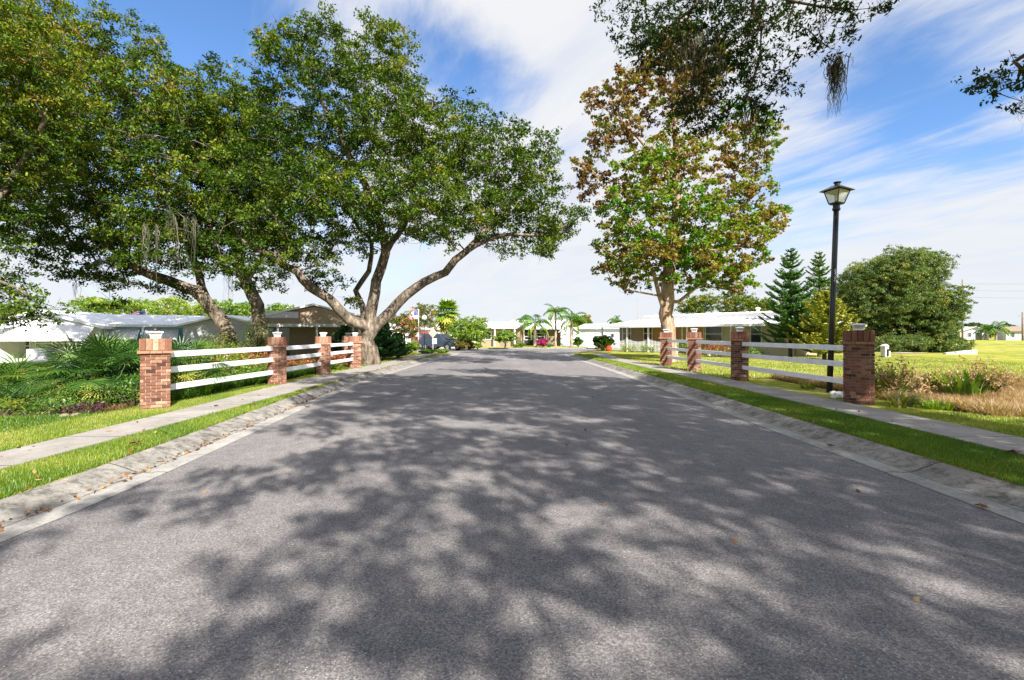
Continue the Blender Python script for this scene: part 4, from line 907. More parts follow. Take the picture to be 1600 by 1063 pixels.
# ------------------------------------------------------------------ trees
def ground_pt(px, D): p = P(px, 0, D); return (p[0], p[1], gz(p[0], p[1]) - .05)
if exec_trees:
    # big oak in front on the left
    D0 = 23.2; b0 = ground_pt(580, D0)
    limbs = [([b0, P(578, 545, D0), P(574, 512, D0), P(580, 490, D0)], .41, .28),
             ([P(574, 512, D0), P(545, 500, D0 - .4), P(515, 470, D0 - 1), P(487, 452, D0 - 1.6), P(462, 425, D0 - 2.2), P(430, 400, D0 - 2.6), P(385, 385, D0 - 3)], .27, .10),
             ([P(580, 490, D0), P(590, 440, D0), P(602, 395, D0 + .3), P(590, 340, D0 + .4), P(560, 270, D0 + .2), P(520, 190, D0), P(470, 110, D0 - .3)], .27, .06),
             ([P(602, 395, D0 + .3), P(640, 330, D0), P(645, 240, D0 + .3), P(610, 130, D0 + .5)], .15, .05),
             ([P(568, 520, D0), P(566, 480, D0 + .8), P(556, 455, D0 + 1.2), P(575, 425, D0 + 1.5), P(580, 380, D0 + 1.9), P(540, 330, D0 + 2.2)], .17, .08),
             ([P(585, 510, D0), P(612, 486, D0), P(650, 450, D0 - .3), P(695, 425, D0 - .7), P(728, 392, D0 - 1.2), P(770, 350, D0 - 1.2), P(830, 310, D0 - 1)], .28, .07),
             ([P(728, 392, D0 - 1.2), P(780, 368, D0 - 2), P(840, 368, D0 - 2.4), P(885, 350, D0 - 2.4)], .12, .04),
             ([P(520, 190, D0), P(470, 170, D0 + .5), P(425, 150, D0 + .8)], .08, .03)]
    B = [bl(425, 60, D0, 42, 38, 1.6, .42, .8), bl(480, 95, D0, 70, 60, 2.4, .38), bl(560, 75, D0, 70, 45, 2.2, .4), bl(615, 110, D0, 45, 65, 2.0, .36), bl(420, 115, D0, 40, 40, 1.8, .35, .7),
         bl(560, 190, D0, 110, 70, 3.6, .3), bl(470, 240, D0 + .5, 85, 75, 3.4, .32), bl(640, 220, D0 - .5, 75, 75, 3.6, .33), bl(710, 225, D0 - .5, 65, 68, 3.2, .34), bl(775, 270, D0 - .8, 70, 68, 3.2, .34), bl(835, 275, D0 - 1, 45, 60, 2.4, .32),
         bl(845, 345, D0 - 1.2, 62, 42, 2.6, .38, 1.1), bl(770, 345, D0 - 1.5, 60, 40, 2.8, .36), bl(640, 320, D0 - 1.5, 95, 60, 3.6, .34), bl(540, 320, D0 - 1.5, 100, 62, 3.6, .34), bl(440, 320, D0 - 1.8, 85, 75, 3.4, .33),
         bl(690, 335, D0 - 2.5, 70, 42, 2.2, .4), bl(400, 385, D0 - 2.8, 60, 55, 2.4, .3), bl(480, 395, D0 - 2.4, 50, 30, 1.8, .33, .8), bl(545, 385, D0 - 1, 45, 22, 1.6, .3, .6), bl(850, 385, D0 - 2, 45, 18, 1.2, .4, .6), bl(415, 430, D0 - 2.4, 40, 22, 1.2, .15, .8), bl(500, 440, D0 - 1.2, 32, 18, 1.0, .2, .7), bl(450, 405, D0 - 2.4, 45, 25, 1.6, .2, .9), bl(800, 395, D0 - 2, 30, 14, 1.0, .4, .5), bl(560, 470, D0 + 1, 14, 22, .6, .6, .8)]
    ms = [(P(*q), l, .35, n) for q, l, n in (((540, 370, D0 - 2), 1.8, 10), ((700, 370, D0 - 2), 1.3, 8), ((610, 360, D0 - 2), 1.2, 8), ((845, 385, D0 - 2), 1.0, 8), ((760, 380, D0 - 2), 1.3, 8), ((400, 400, D0 - 3), 2.2, 12), ((470, 400, D0 - 2.5), 1.4, 8))]
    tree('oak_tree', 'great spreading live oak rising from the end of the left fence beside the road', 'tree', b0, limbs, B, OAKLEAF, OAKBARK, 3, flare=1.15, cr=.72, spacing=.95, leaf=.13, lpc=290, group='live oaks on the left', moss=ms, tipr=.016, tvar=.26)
    # twin oaks further left
    D1 = 24.5; b1 = ground_pt(366, D1)
    limbs = [([b1, P(360, 535, D1), P(345, 500, D1), P(320, 465, D1 - .3), P(285, 445, D1 - .7), P(240, 430, D1 - 1.2), P(190, 400, D1 - 1.6), P(150, 340, D1 - 2)], .42, .10),
             ([P(320, 465, D1 - .3), P(300, 400, D1), P(270, 320, D1), P(240, 230, D1), P(210, 130, D1)], .2, .05),
             ([P(300, 400, D1), P(340, 330, D1 - .5), P(350, 240, D1 - 1)], .14, .05)]
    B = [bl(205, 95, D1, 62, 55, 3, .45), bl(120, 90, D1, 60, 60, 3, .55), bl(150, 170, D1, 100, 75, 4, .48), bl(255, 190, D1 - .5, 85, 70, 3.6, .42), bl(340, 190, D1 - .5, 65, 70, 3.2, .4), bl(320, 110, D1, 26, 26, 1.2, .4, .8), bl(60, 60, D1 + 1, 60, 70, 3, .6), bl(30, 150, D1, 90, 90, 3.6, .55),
         bl(100, 250, D1 - 1, 110, 70, 4, .42), bl(220, 280, D1 - 1.5, 110, 65, 3.8, .38), bl(320, 280, D1 - 1.5, 90, 70, 3.4, .36), bl(120, 330, D1 - 1.5, 110, 55, 3.6, .36), bl(230, 350, D1 - 2, 110, 45, 3.2, .34), bl(140, 390, D1 - 2, 60, 40, 2.8, .25), bl(250, 400, D1 - 2, 80, 30, 2.6, .25), bl(180, 430, D1 - 1.6, 55, 26, 1.8, .15, .8), bl(130, 430, D1 - 1.6, 25, 25, 1.2, .15, .7), bl(330, 410, D1 - .5, 50, 25, 2, .15, .8), bl(270, 455, D1 - .8, 40, 14, 1.0, .15, .7), bl(165, 460, D1 - 1.6, 30, 12, .8, .1, .6)]  # lowest blobs tinted darker, underside shade put into the leaf colour
    ms = [(P(*q), l, .4, n) for q, l, n in (((235, 350, D1 - 4.5), 2.6, 26), ((290, 345, D1 - 4.5), 2.4, 26), ((262, 330, D1 - 4.5), 1.6, 14), ((150, 400, D1 - 3), 1.8, 14), ((75, 330, D1 - 3), 2.2, 14), ((210, 440, D1 - 2), 1.2, 10), ((365, 400, D1 - 2), 1.6, 12), ((110, 440, D1 - 2), 1.4, 10))]
    tree('oak_tree', 'live oak whose dark trunk bends left behind the long white rails', 'tree', b1, limbs, B, OAKLEAF, OAKBARK, 5, cr=.77, spacing=1.0, leaf=.135, lpc=290, group='live oaks on the left', moss=ms, tipr=.016, tvar=.30)
    D2 = 25.5; b2 = ground_pt(408, D2)
    limbs = [([b2, P(408, 520, D2), P(400, 480, D2), P(386, 440, D2), P(372, 400, D2), P(360, 340, D2), P(380, 250, D2)], .40, .12), ([P(386, 440, D2), P(420, 380, D2 + .5), P(440, 320, D2 + 1)], .15, .06)]
    B = [bl(380, 290, D2, 80, 70, 3.2, .36), bl(390, 200, D2, 65, 60, 2.8, .38), bl(410, 370, D2, 70, 40, 2.6, .3), bl(340, 360, D2, 70, 45, 2.6, .3), bl(350, 230, D2 + .5, 70, 70, 3, .36), bl(385, 150, D2, 26, 32, 1.5, .36, .8)]
    tree('oak_tree', 'live oak with a straight pale trunk just right of the bent dark one', 'tree', b2, limbs, B, OAKLEAF, OAKBARK, 6, cr=.72, spacing=.9, leaf=.135, lpc=240, group='live oaks on the left', tipr=.016, tvar=.26, moss=[(P(372, 410, D2 - 1), 1.6, .5, 24), (P(355, 420, D2 - 1), 1.8, .4, 16)])
    # near oak left, trunk outside the frame
    D3 = 15.0; b3 = (-21.0, 14.5, .1)
    limbs = [([b3, (-20.9, 14.6, 2), (-20.6, 14.8, 4), (-20, 15.2, 6.5), (-19, 15.6, 9)], .5, .18), ([(-20.6, 14.8, 3.6), P(-60, 420, D3), P(0, 440, D3 - .2), P(45, 462, D3 - .4)], .14, .03), ([(-20.6, 14.8, 4), P(-40, 330, D3), P(30, 260, D3 + 1), P(70, 190, D3 + 1)], .16, .05)]
    B = [bl(35, 485, D3 - .3, 50, 27, .9, .25, 1.6), bl(72, 500, D3 - .3, 20, 13, .5, .3, 1.3), bl(10, 455, D3 - .3, 34, 22, .8, .25, 1.1), bl(-20, 430, D3, 45, 45, 1.2, .22), bl(5, 395, D3, 20, 25, .8, .22, .8), bl(-20, 320, D3, 40, 60, 1.6, .25), bl(0, 230, D3 + 1, 80, 70, 2.4, .42), bl(30, 130, D3 + 1.5, 75, 70, 2.6, .55), bl(-90, 100, D3, 130, 130, 3.2, .5), bl(-150, 280, D3, 120, 120, 3, .35), bl(25, 50, D3 + 1.5, 50, 45, 2, .68)]
    tree('oak_tree', 'live oak at the far left edge with a low mossy branch over the white house', 'tree', b3, limbs, B, OAKLEAF, OAKBARK, 8, cr=.56, spacing=.66, leaf=.105, lpc=240, group='live oaks on the left', tipr=.011, tvar=.28, moss=[(P(15, 490, D3 - .4), 1.0, .16, 30), (P(20, 488, D3 - .3), .8, .2, 14), (P(-10, 440, D3), .9, .2, 12)])
    # sycamore
    DS = 25.5; bs = ground_pt(1046, DS)
    limbs = [([bs, P(1044, 530, DS), P(1042, 490, DS), P(1043, 450, DS), P(1050, 380, DS), P(1056, 300, DS), P(1055, 200, DS), P(1060, 110, DS), P(1055, 60, DS)], .40, .04),
             ([P(1042, 482, DS), P(1030, 462, DS - .2), P(1022, 430, DS - .5), P(1000, 380, DS - .8), P(975, 330, DS - 1)], .13, .04), ([P(1024, 460, DS - .2), P(1000, 457, DS - .6), P(975, 452, DS - .8), P(955, 440, DS - .9)], .06, .02),
             ([P(1045, 478, DS), P(1060, 472, DS), P(1110, 430, DS - .4), P(1160, 380, DS - .4), P(1200, 330, DS)], .10, .03), ([P(1050, 380, DS), P(1090, 320, DS + .3), P(1130, 240, DS + .3), P(1160, 190, DS + .3)], .12, .03), ([P(1056, 300, DS), P(1010, 230, DS), P(960, 180, DS), P(930, 160, DS)], .10, .03), ([P(1056, 300, DS), P(980, 290, DS + .5), P(920, 270, DS + .5)], .08, .02)]
    B = [bl(1010, 270, DS - 1.6, 50, 45, 1.6, .30, 1.2), bl(990, 320, DS - 1.6, 55, 42, 2, .34, 1.1), bl(1080, 330, DS - 1.8, 55, 45, 1.8, .36, 1.1), bl(1000, 385, DS - 1, 68, 48, 2.4, .42, 1.3), bl(1080, 400, DS - 1, 75, 52, 2.6, .38, 1.3), bl(1150, 380, DS - .6, 50, 48, 2.2, .44), bl(1195, 345, DS - .4, 34, 34, 1.6, .58, .9), bl(1215, 335, DS - .4, 16, 22, .8, .25), bl(1160, 320, DS, 42, 45, 2, .52, .7),
         bl(1130, 430, DS, 55, 30, 1.8, .42), bl(985, 425, DS - .6, 45, 26, 1.8, .5), bl(1060, 250, DS, 66, 45, 2.2, .6, .5), bl(1150, 250, DS, 45, 50, 2, .72, .5), bl(1180, 225, DS, 40, 45, 1.4, .35, .7), bl(1160, 190, DS, 40, 30, 1.4, .2, .9), bl(960, 200, DS, 50, 45, 1.8, .84, .6), bl(925, 260, DS + .3, 36, 50, 1.5, .84, .45), bl(1000, 140, DS, 50, 45, 2, .8, .5), bl(1060, 160, DS, 55, 55, 2, .8, .6), bl(1040, 90, DS, 55, 40, 1.6, .85, .7), bl(1100, 100, DS, 45, 40, 1.5, .82, .7), bl(930, 160, DS, 22, 20, .8, .88, .5), bl(1050, 60, DS, 35, 25, 1.0, .88, .7), bl(955, 320, DS, 30, 40, 1.4, .75, .5)]
    tree('sycamore_tree', 'tall sycamore turning green gold and rust behind the right fence', 'tree', bs, limbs, B, SYCLEAF, SYCBARK, 12, cr=.54, spacing=.78, leaf=.135, lpc=150, tipr=.012, tvar=.30, ratio=.85, squash=.8, sub=6, flare=1.25)
    # overhead oak on the right, trunk just behind the camera
    be = (9.8, -4.5, .1)
    def keepE(q):
        if q[1] < 1.2: return q[2] > 3.4
        px, py = 800 + q[0] / q[1] * F, HZ - (q[2] - H) / q[1] * F
        return not (-40 < px < 1640 and py > -45)
    limbs = [([be, (9.7, -4.4, 1.8), (9.3, -4.0, 3.4), (8.2, -3, 5.0)], .5, .36),
             ([(9.3, -4.0, 3.4), (7.5, -1.5, 5.6), (6.0, 2.0, 7.2), (5.2, 6.0, 8.6), P(1120, -30, 10.5), P(1085, -15, 11.5)], .19, .05),
             ([(5.2, 6.0, 8.6), P(1180, -20, 9.5), P(1190, 40, 9.7), P(1186, 90, 9.8), P(1168, 150, 10)], .09, .02),
             ([P(1180, -20, 9.5), P(1240, 5, 9), P(1290, 10, 8.8), P(1340, 15, 8.8)], .05, .012), ([P(1120, -30, 10.5), P(1060, 30, 10.8), P(1010, 10, 11)], .05, .015),
             ([(8.2, -3, 5.0), (9.5, -1, 7.0), (10.5, 2, 8.2), (10.2, 5, 8.6), P(1640, 60, 8.4), P(1590, 110, 8.4)], .2, .03), ([(8.2, -3, 5), (9, -7, 7.5), (7, -11, 9)], .2, .07)]
    vis = [bl(1120, 10, 10.5, 90, 40, 1.0, .3, 1.3), bl(1060, 60, 10.8, 75, 45, 1.0, .25, 1.2), bl(1130, 80, 10.4, 55, 60, .9, .25, 1.2), bl(1185, 110, 10, 38, 55, .7, .3, 1.0), bl(1195, 30, 9.8, 50, 35, .7, .35, 1.1), bl(1110, 165, 10.4, 60, 40, .8, .22, 1.0), bl(1200, 170, 10, 30, 30, .5, .3, .9), bl(1275, 20, 9, 50, 26, .6, .42, .9), bl(1330, 12, 8.8, 45, 20, .5, .45, .8), bl(1275, 60, 9, 26, 22, .4, .4, .8), bl(1300, 85, 8.9, 12, 14, .25, .4, .8), bl(1375, -4, 8.8, 24, 10, .4, .45, .8), bl(1010, 80, 10.8, 45, 25, .6, .3, .7), bl(990, 30, 11, 40, 25, .6, .3, .6), bl(950, 5, 11, 16, 12, .4, .35, .7),
           bl(1585, 115, 8.4, 40, 28, .5, .3, .9), bl(1550, 122, 8.4, 26, 10, .3, .3, .8), bl(1600, 155, 8.4, 14, 14, .3, .3, .8)]
    ms = [(P(1305, 95, 8.9), 1.35, .10, 60), (P(1302, 110, 8.9), .9, .12, 30), (P(1130, 70, 10), 1.2, .35, 26), (P(1085, 70, 10), 1.9, .35, 36), (P(1110, 120, 10), 1.2, .4, 20), (P(1165, 160, 10), 1.6, .25, 24), (P(1195, 190, 10), 1.3, .15, 14), (P(1060, 60, 10.5), 1.4, .3, 24), (P(1280, 20, 9), .6, .12, 14), (P(1600, 160, 8.4), .5, .08, 14), (P(1180, 30, 9.8), .9, .3, 14)]
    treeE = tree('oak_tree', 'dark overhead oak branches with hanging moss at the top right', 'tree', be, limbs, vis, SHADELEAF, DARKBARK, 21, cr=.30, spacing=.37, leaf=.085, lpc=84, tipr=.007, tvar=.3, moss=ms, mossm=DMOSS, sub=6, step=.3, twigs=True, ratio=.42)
    SH = [((3.6, -.8, 10.6), (2.4, 2.2, .9), .3, 1.0), ((7.0, .9, 10.6), (6.6, 4.4, 1.8), .3, 1.45), ((2.8, 3.0, 11.0), (4.2, 2.6, 1.3), .3, 1.6), ((9.8, -4.0, 9.0), (4.4, 4.2, 2.0), .3, 1.4), ((4.2, -4.2, 8.6), (2.1, 2.6, .9), .3, .85), ((2.4, -1.8, 9.0), (1.6, 1.0, .6), .3, 1.1), ((6.9, -9.0, 8.6), (4.6, 2.2, 1.5), .3, 1.25), ((1.2, -8.0, 8.4), (2.4, 1.3, .7), .3, .9), ((12.0, 2.0, 10), (3.0, 3.4, 2), .3, 1.3), ((1.6, -4.8, 8.2), (.9, 1.0, .4), .3, .9)]
    be2 = (12.5, -1.5, .1)
    limbs = [([be2, (12.4, -1.3, 2.5), (12, -.5, 5), (11, .5, 8)], .42, .2), ([(11, .5, 8), (8, 2, 9), (4.5, 3.5, 10), (2.5, 4.0, 10.8)], .10, .03), ([(11, .5, 8), (10, 5, 10), (8, 6, 11)], .12, .05), ([(12, -.5, 5), (9, -3, 7.5), (6.5, -4.4, 8.3), (4.5, -6.2, 8.5)], .08, .02), ([(12, -.5, 5), (10, -6, 8), (7, -9, 9)], .18, .06)]
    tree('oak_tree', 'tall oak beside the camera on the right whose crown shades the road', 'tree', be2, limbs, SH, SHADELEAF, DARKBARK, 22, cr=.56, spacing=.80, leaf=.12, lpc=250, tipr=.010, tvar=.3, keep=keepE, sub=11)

# ------------------------------------------------------------------ background trees and shrubs
def bgtree(name, label, px, D, topy, halfw, trunk_y, leafm, tint, seed, bark=DARKBARK, leaf=None, cat='tree', group=None, dens=1.0, n=7, basey=None, depth=None, flat_=0.8, tvar=.28, lpc=60, crk=.16, low=0.0):
    """crown from topy down to trunk_y (photo rows), halfw in photo pixels"""
    s = D / F; p = P(px, 0, D); zb = gz(p[0], p[1]) if D < 200 else .1; zt = H - (topy - HZ) * s; zc0 = H - (trunk_y - HZ) * s; zc0 = max(zc0, zb + .05)
    hw = halfw * s; hh = (zt - zc0) / 2; r = random.Random(seed); dp_ = depth or hw
    Bs = [((p[0], D, zc0 + hh), (hw * .72, dp_ * .72, hh * .78), tint, dens)]
    for k in range(n):
        a = 2 * pi * k / n + r.uniform(-.3, .3); e = r.uniform(-.45, .6); q = (p[0] + cos(a) * hw * .55, D + sin(a) * dp_ * .55, zc0 + hh + e * hh * .85)
        Bs.append((q, (hw * r.uniform(.34, .46), dp_ * .42, hh * r.uniform(.32, .45)), tint + r.uniform(-.1, .1), dens))
    if low:
        for k in range(11):
            a = 2 * pi * k / 11 + r.uniform(-.2, .2); Bs.append(((p[0] + cos(a) * hw * .62, D + sin(a) * dp_ * .62, zb + low * r.uniform(.8, 1.3)), (hw * .36, dp_ * .36, low), tint + r.uniform(-.12, .05), dens))
    cr_ = max(.12, (hw + hh) * crk); b = (p[0], D, zb - .03)
    l0 = [np.array(b), np.array([p[0] + r.uniform(-.1, .1) * hw, D, zb + (zc0 - zb) * .6 + hh * .1]), np.array([p[0] + r.uniform(-.1, .1) * hw, D, zc0 + hh * .5]), np.array([p[0], D, zc0 + hh * 1.2])]
    lm = [(l0, max(.03, hw * .07), max(.012, hw * .02))]
    return tree(name, label, cat, b, lm, Bs, leafm, bark, seed, cr=cr_, spacing=cr_ * 1.0, leaf=leaf or max(.05, s * 2.4), lpc=int(lpc * 1.7), tipr=max(.008, s * .22), tvar=tvar, group=group, twigs=False, sub=5, step=max(.25, hh * .3), flare=1.1)
g1_ = 'trees behind the left houses'
for (px, D, ty, hw, tr_, lab, tint) in ((150, 62, 458, 34, 500, 'yellow green tree behind the left end of the white roof', .6), (205, 66, 462, 32, 500, 'bushy yellow green tree behind the flag', .55), (262, 58, 460, 36, 505, 'lighter tree between the flag and the bent oak trunk', .7), (310, 64, 466, 34, 505, 'yellow green tree just left of the bent oak trunk', .62),
                                   (20, 60, 470, 40, 515, 'green tree behind the white house at the left edge', .55), (440, 70, 473, 34, 500, 'green tree behind the tan house roof left of the oak', .45), (370, 75, 470, 30, 505, 'green tree glimpsed between the twin oak trunks', .5), (95, 80, 483, 34, 510, 'far low tree above the white roof peak', .45)):
    bgtree('background_tree', lab, px, D, ty, hw, tr_, LIMELEAF, tint, int(px) + 3, group=g1_)
bgtree('autumn_tree', 'small tree with red and olive leaves right of the oak foot', 632, 40, 485, 25, 538, REDLEAF, .38, 41, tvar=.35, n=9, dens=1.3)
bgtree('autumn_tree', 'taller green and rust tree behind the flagpole', 662, 62, 470, 26, 530, REDLEAF, .2, 42, tvar=.3, n=9, dens=1.3)
bgtree('lime_tree', 'round bright green tree between the fan palm and tan bungalow', 734, 47, 491, 33, 541, LIMELEAF, .5, 43, n=14, dens=1.6, lpc=80)
bgtree('lime_tree', 'small ball shaped green tree in front of the tan bungalow', 789, 50, 514, 18, 537, LIMELEAF, .55, 44, n=8, dens=1.4)
bgtree('dark_tree', 'dark olive oak behind the right queen palm', 908, 68, 490, 20, 525, OAKLEAF, .6, 45)
bgtree('bushy_tree', 'big rounded grey green tree sweeping to the ground on the right lawn', 1380, 42, 382, 82, 551, GREYLEAF, .62, 46, dens=.85, leaf=.13, n=22, crk=.068, lpc=110, bark=OAKBARK, low=.8)
bgtree('bushy_tree', 'lower right lobe of foliage hanging to the grass beside the big rounded tree', 1446, 41, 442, 54, 549, GREYLEAF, .60, 47, dens=.85, leaf=.13, n=14, crk=.088, lpc=110, bark=OAKBARK, low=.7)
g2_ = 'trees behind the tan house'
for (px, D, ty, hw, tr_, lab, tint) in ((1085, 58, 458, 32, 500, 'green tree rising over the tan house roof right of the sycamore trunk', .35), (1150, 60, 452, 36, 500, 'dark green tree behind the middle of the ribbed roof', .3), (1192, 56, 462, 28, 505, 'green tree behind the roof just left of the araucarias', .35)):
    bgtree('background_tree', lab, px, D, ty, hw, tr_, OAKLEAF, tint + .2, int(px), group=g2_, leaf=.2)
g3_ = 'far trees beyond the right field'
for (px, hw, ty, lab) in ((1520, 16, 503, 'far tree above the grey gabled white house'), (1575, 14, 505, 'far tree left of the edge utility pole'), (1548, 14, 508, 'far low tree above the far palms'), (1440, 22, 508, 'far tree behind the bushy tree crown'), (1606, 14, 508, 'far tree at the right edge')):
    bgtree('far_tree', lab, px, 170, ty, hw, 524, OAKLEAF, .3, int(px), group=g3_, n=4, lpc=40)
wl = []; rr_ = np.random.default_rng(4)
Cc = np.stack([rr_.uniform(-320, 320, 16000), rr_.uniform(230, 262, 16000), np.zeros(16000)], 1); hgt = 4.0 + 1.6 * np.sin(Cc[:, 0] * .05) + 1.1 * np.sin(Cc[:, 0] * .21 + 1); Cc[:, 2] = rr_.random(16000) ** .7 * hgt
Vw, Fw = leaf_quads(Cc, rr_.uniform(.9, 1.8, 16000), .8); o_ = npmesh('distant_wood', Vw, Fw, OAKLEAF, tint=rr_.uniform(.1, .7, 16000)); tag(o_, 'low distant line of trees along the horizon', 'wood', kind='stuff')

# araucarias
def araucaria(label, px, D, topy, halfw, tint, seed, leafm=PINELEAF):
    r = np.random.default_rng(seed); s = D / F; p = P(px, 0, D); zb = gz(p[0], D); ht = H - (topy - HZ) * s - zb; R = halfw * s; root = empty('araucaria_tree', (p[0], D, zb), label=label, cat='tree', group='araucaria trees by the tan house')
    ch = [(np.array([[0, 0, -.1], [0, 0, ht * .5], [0, 0, ht]]), np.array([.12, .07, .015]))]; V = []; T = []
    z = .12 * ht
    C = []; AX = []; TT = []
    while z < ht - .05:
        f = 1 - z / ht; rad = R * (f ** .75) * r.uniform(.9, 1.05); nb = 10 if f > .3 else 7; a0 = r.uniform(0, 6)
        for k in range(nb):
            a = a0 + 2 * pi * k / nb + r.normal(0, .07); ln = rad * r.uniform(.62, 1.12) + .08
            if r.random() < .12: continue
            a += r.normal(0, .10); tt = np.linspace(0, 1, 7); upc = .10 + .55 * (1 - f)
            pts = np.stack([np.cos(a) * ln * tt, np.sin(a) * ln * tt, z + ln * (upc * tt - .18 * tt * (1 - tt) * 2 + .12 * tt ** 3)], 1); ch.append((pts, np.linspace(.028, .008, 7)))
            nb2 = int(ln / .085)
            for q in range(nb2):   # side branchlets like ropes of needles
                t = (q + 1.2) / (nb2 + .6); t = min(t, 1); c0 = np.array([np.interp(t, tt, pts[:, j]) for j in range(3)])
                for sgn in (-1, 1):
                    l2 = min(.48, ln * .45) * (1 - .55 * t) * r.uniform(.7, 1.1); d = np.array([np.cos(a) * .55 - sgn * np.sin(a) * .8, np.sin(a) * .55 + sgn * np.cos(a) * .8, .28]); m = max(3, int(l2 / .035))
                    for w in range(m): C.append(c0 + d * l2 * (w + .5) / m); AX.append(d); TT.append(tint + r.normal(0, .14) + .25 * t)
        z += ht * (.055 if f > .25 else .04) * r.uniform(.65, 1.35)
    C = np.array(C); AX = np.array(AX); n = len(C); C = np.repeat(C, 2, 0) + r.normal(0, .012, (2 * n, 3)); AX = np.repeat(AX, 2, 0)
    Vq, Fq = leaf_quads(C, r.uniform(.09, .16, 2 * n), .55, .6, r, axis=AX * 2.5); npmesh('crown', Vq, Fq, leafm, root, tint=np.repeat(TT, 2))
    Vt, Ft = tubes_np(ch, lambda q: 7 if q > .05 else 4); npmesh('trunk', Vt, Ft, DARKBARK, root, smooth=True)
araucaria('darkest tiered araucaria, leftmost of the group at the end of the ribbed roof', 1235, 29, 388, 56, .42, 1)
araucaria('slim araucaria top showing just left of the lamp post', 1280, 30.5, 392, 42, .55, 2)
araucaria('wide yellowing araucaria in front, crossed by the lamp post', 1288, 26.5, 455, 62, .85, 3)

# palms
def frond(base, az, el, ln, droop, n=26, lw=.035, ll=.5, rng=NR, V=None, T=None, ch=None, tint=.5, hang=.6):
    tt = np.linspace(0, 1, n); d = np.array([cos(az), sin(az)]); e0 = el
    ang = e0 - droop * tt ** 1.3; seg = ln / n; hx = np.cumsum(np.cos(ang) * seg); hz_ = np.cumsum(np.sin(ang) * seg)
    pts = np.stack([base[0] + d[0] * hx, base[1] + d[1] * hx, base[2] + hz_], 1); ch.append((pts, np.linspace(.03, .006, n) * max(.6, ln / 2.5)))
    side = np.array([-d[1], d[0], 0])
    for i in range(3, n):
        t = i / n; L_ = ll * sin(pi * min(1, .15 + t * .85)) ** .6 * (1 - .3 * t); tan = unit(pts[i] - pts[i - 1])
        for s in (-1, 1):
            dv = unit(side * s + tan * .55 + np.array([0, 0, -hang * rng.uniform(.4, 1.3)])); tip = pts[i] + dv * L_; w = np.cross(dv, [0, 0, 1]); w = unit(w) * lw + tan * lw * .5
            V += [pts[i] - w * .5, pts[i] + dv * L_ * .5 - w * .6, tip, pts[i] + dv * L_ * .5 + w * .6]; T.append(tint + rng.normal(0, .12))
def queen_palm(label, px, D, crowny, r_px, seed, group='queen palms across the street', trunkr=.16, n=16, by=None):
    r = np.random.default_rng(seed); s = D / F; p = P(px, 0, D); zb = gz(p[0], D); zc_ = H - (crowny - HZ) * s - zb; R = r_px * s; root = empty('palm_tree', (p[0], D, zb), label=label, cat='palm tree', group=group)
    V = []; T = []; ch = []
    for k in range(n):
        a = 2 * pi * k / n * 1.618 * 2 + r.uniform(-.2, .2); el = r.uniform(.2, 1.35) if k < n * .75 else r.uniform(-.5, .2); ln = R * r.uniform(1.05, 1.4)
        frond((0, 0, zc_), a, el, ln, r.uniform(1.4, 2.2), 22, s * 1.0, R * .42, r, V, T, ch, .35 + .35 * (el < .2), .9)
    npmesh('crown', np.array(V), np.arange(len(V)).reshape(-1, 4), PALMLEAF, root, tint=T)
    Vt, Ft = tubes_np([(np.array([[0, 0, -.1], [.02, 0, zc_ * .5], [0, 0, zc_ + .1]]), np.array([trunkr * 1.25, trunkr, trunkr * .8]))], lambda q: 9); npmesh('trunk', Vt, Ft, PALMBARK, root, smooth=True)
    Vt, Ft = tubes_np(ch, lambda q: 4); npmesh('frond_stems', Vt, Ft, PALMLEAF, root)
queen_palm('spreading queen palm in front of the dark porch, with the pink flowers at its right', 836, 56, 505, 26, 3)
queen_palm('tallest thin queen palm in the middle distance', 868, 57, 487, 19, 4, trunkr=.12)
queen_palm('full queen palm with a brownish trunk before the white shed', 893, 56, 500, 24, 5, trunkr=.2)
queen_palm('small palm showing over the left end of the tan house roof', 962, 62, 502, 12, 6, group=None, trunkr=.1)
queen_palm('thin drooping palm left of the spreading queen palm', 818, 60, 500, 12, 8, trunkr=.1, n=9)
queen_palm('small palm peeking behind the round lime tree', 752, 62, 503, 10, 9, group=None, trunkr=.1)
queen_palm('far queen palm between the far right houses', 1556, 112, 514, 18, 7, group='far palms on the right', trunkr=.2, n=12)
queen_palm('far palm on the left of the far right pair', 1540, 114, 516, 14, 17, group='far palms on the right', trunkr=.2, n=12)

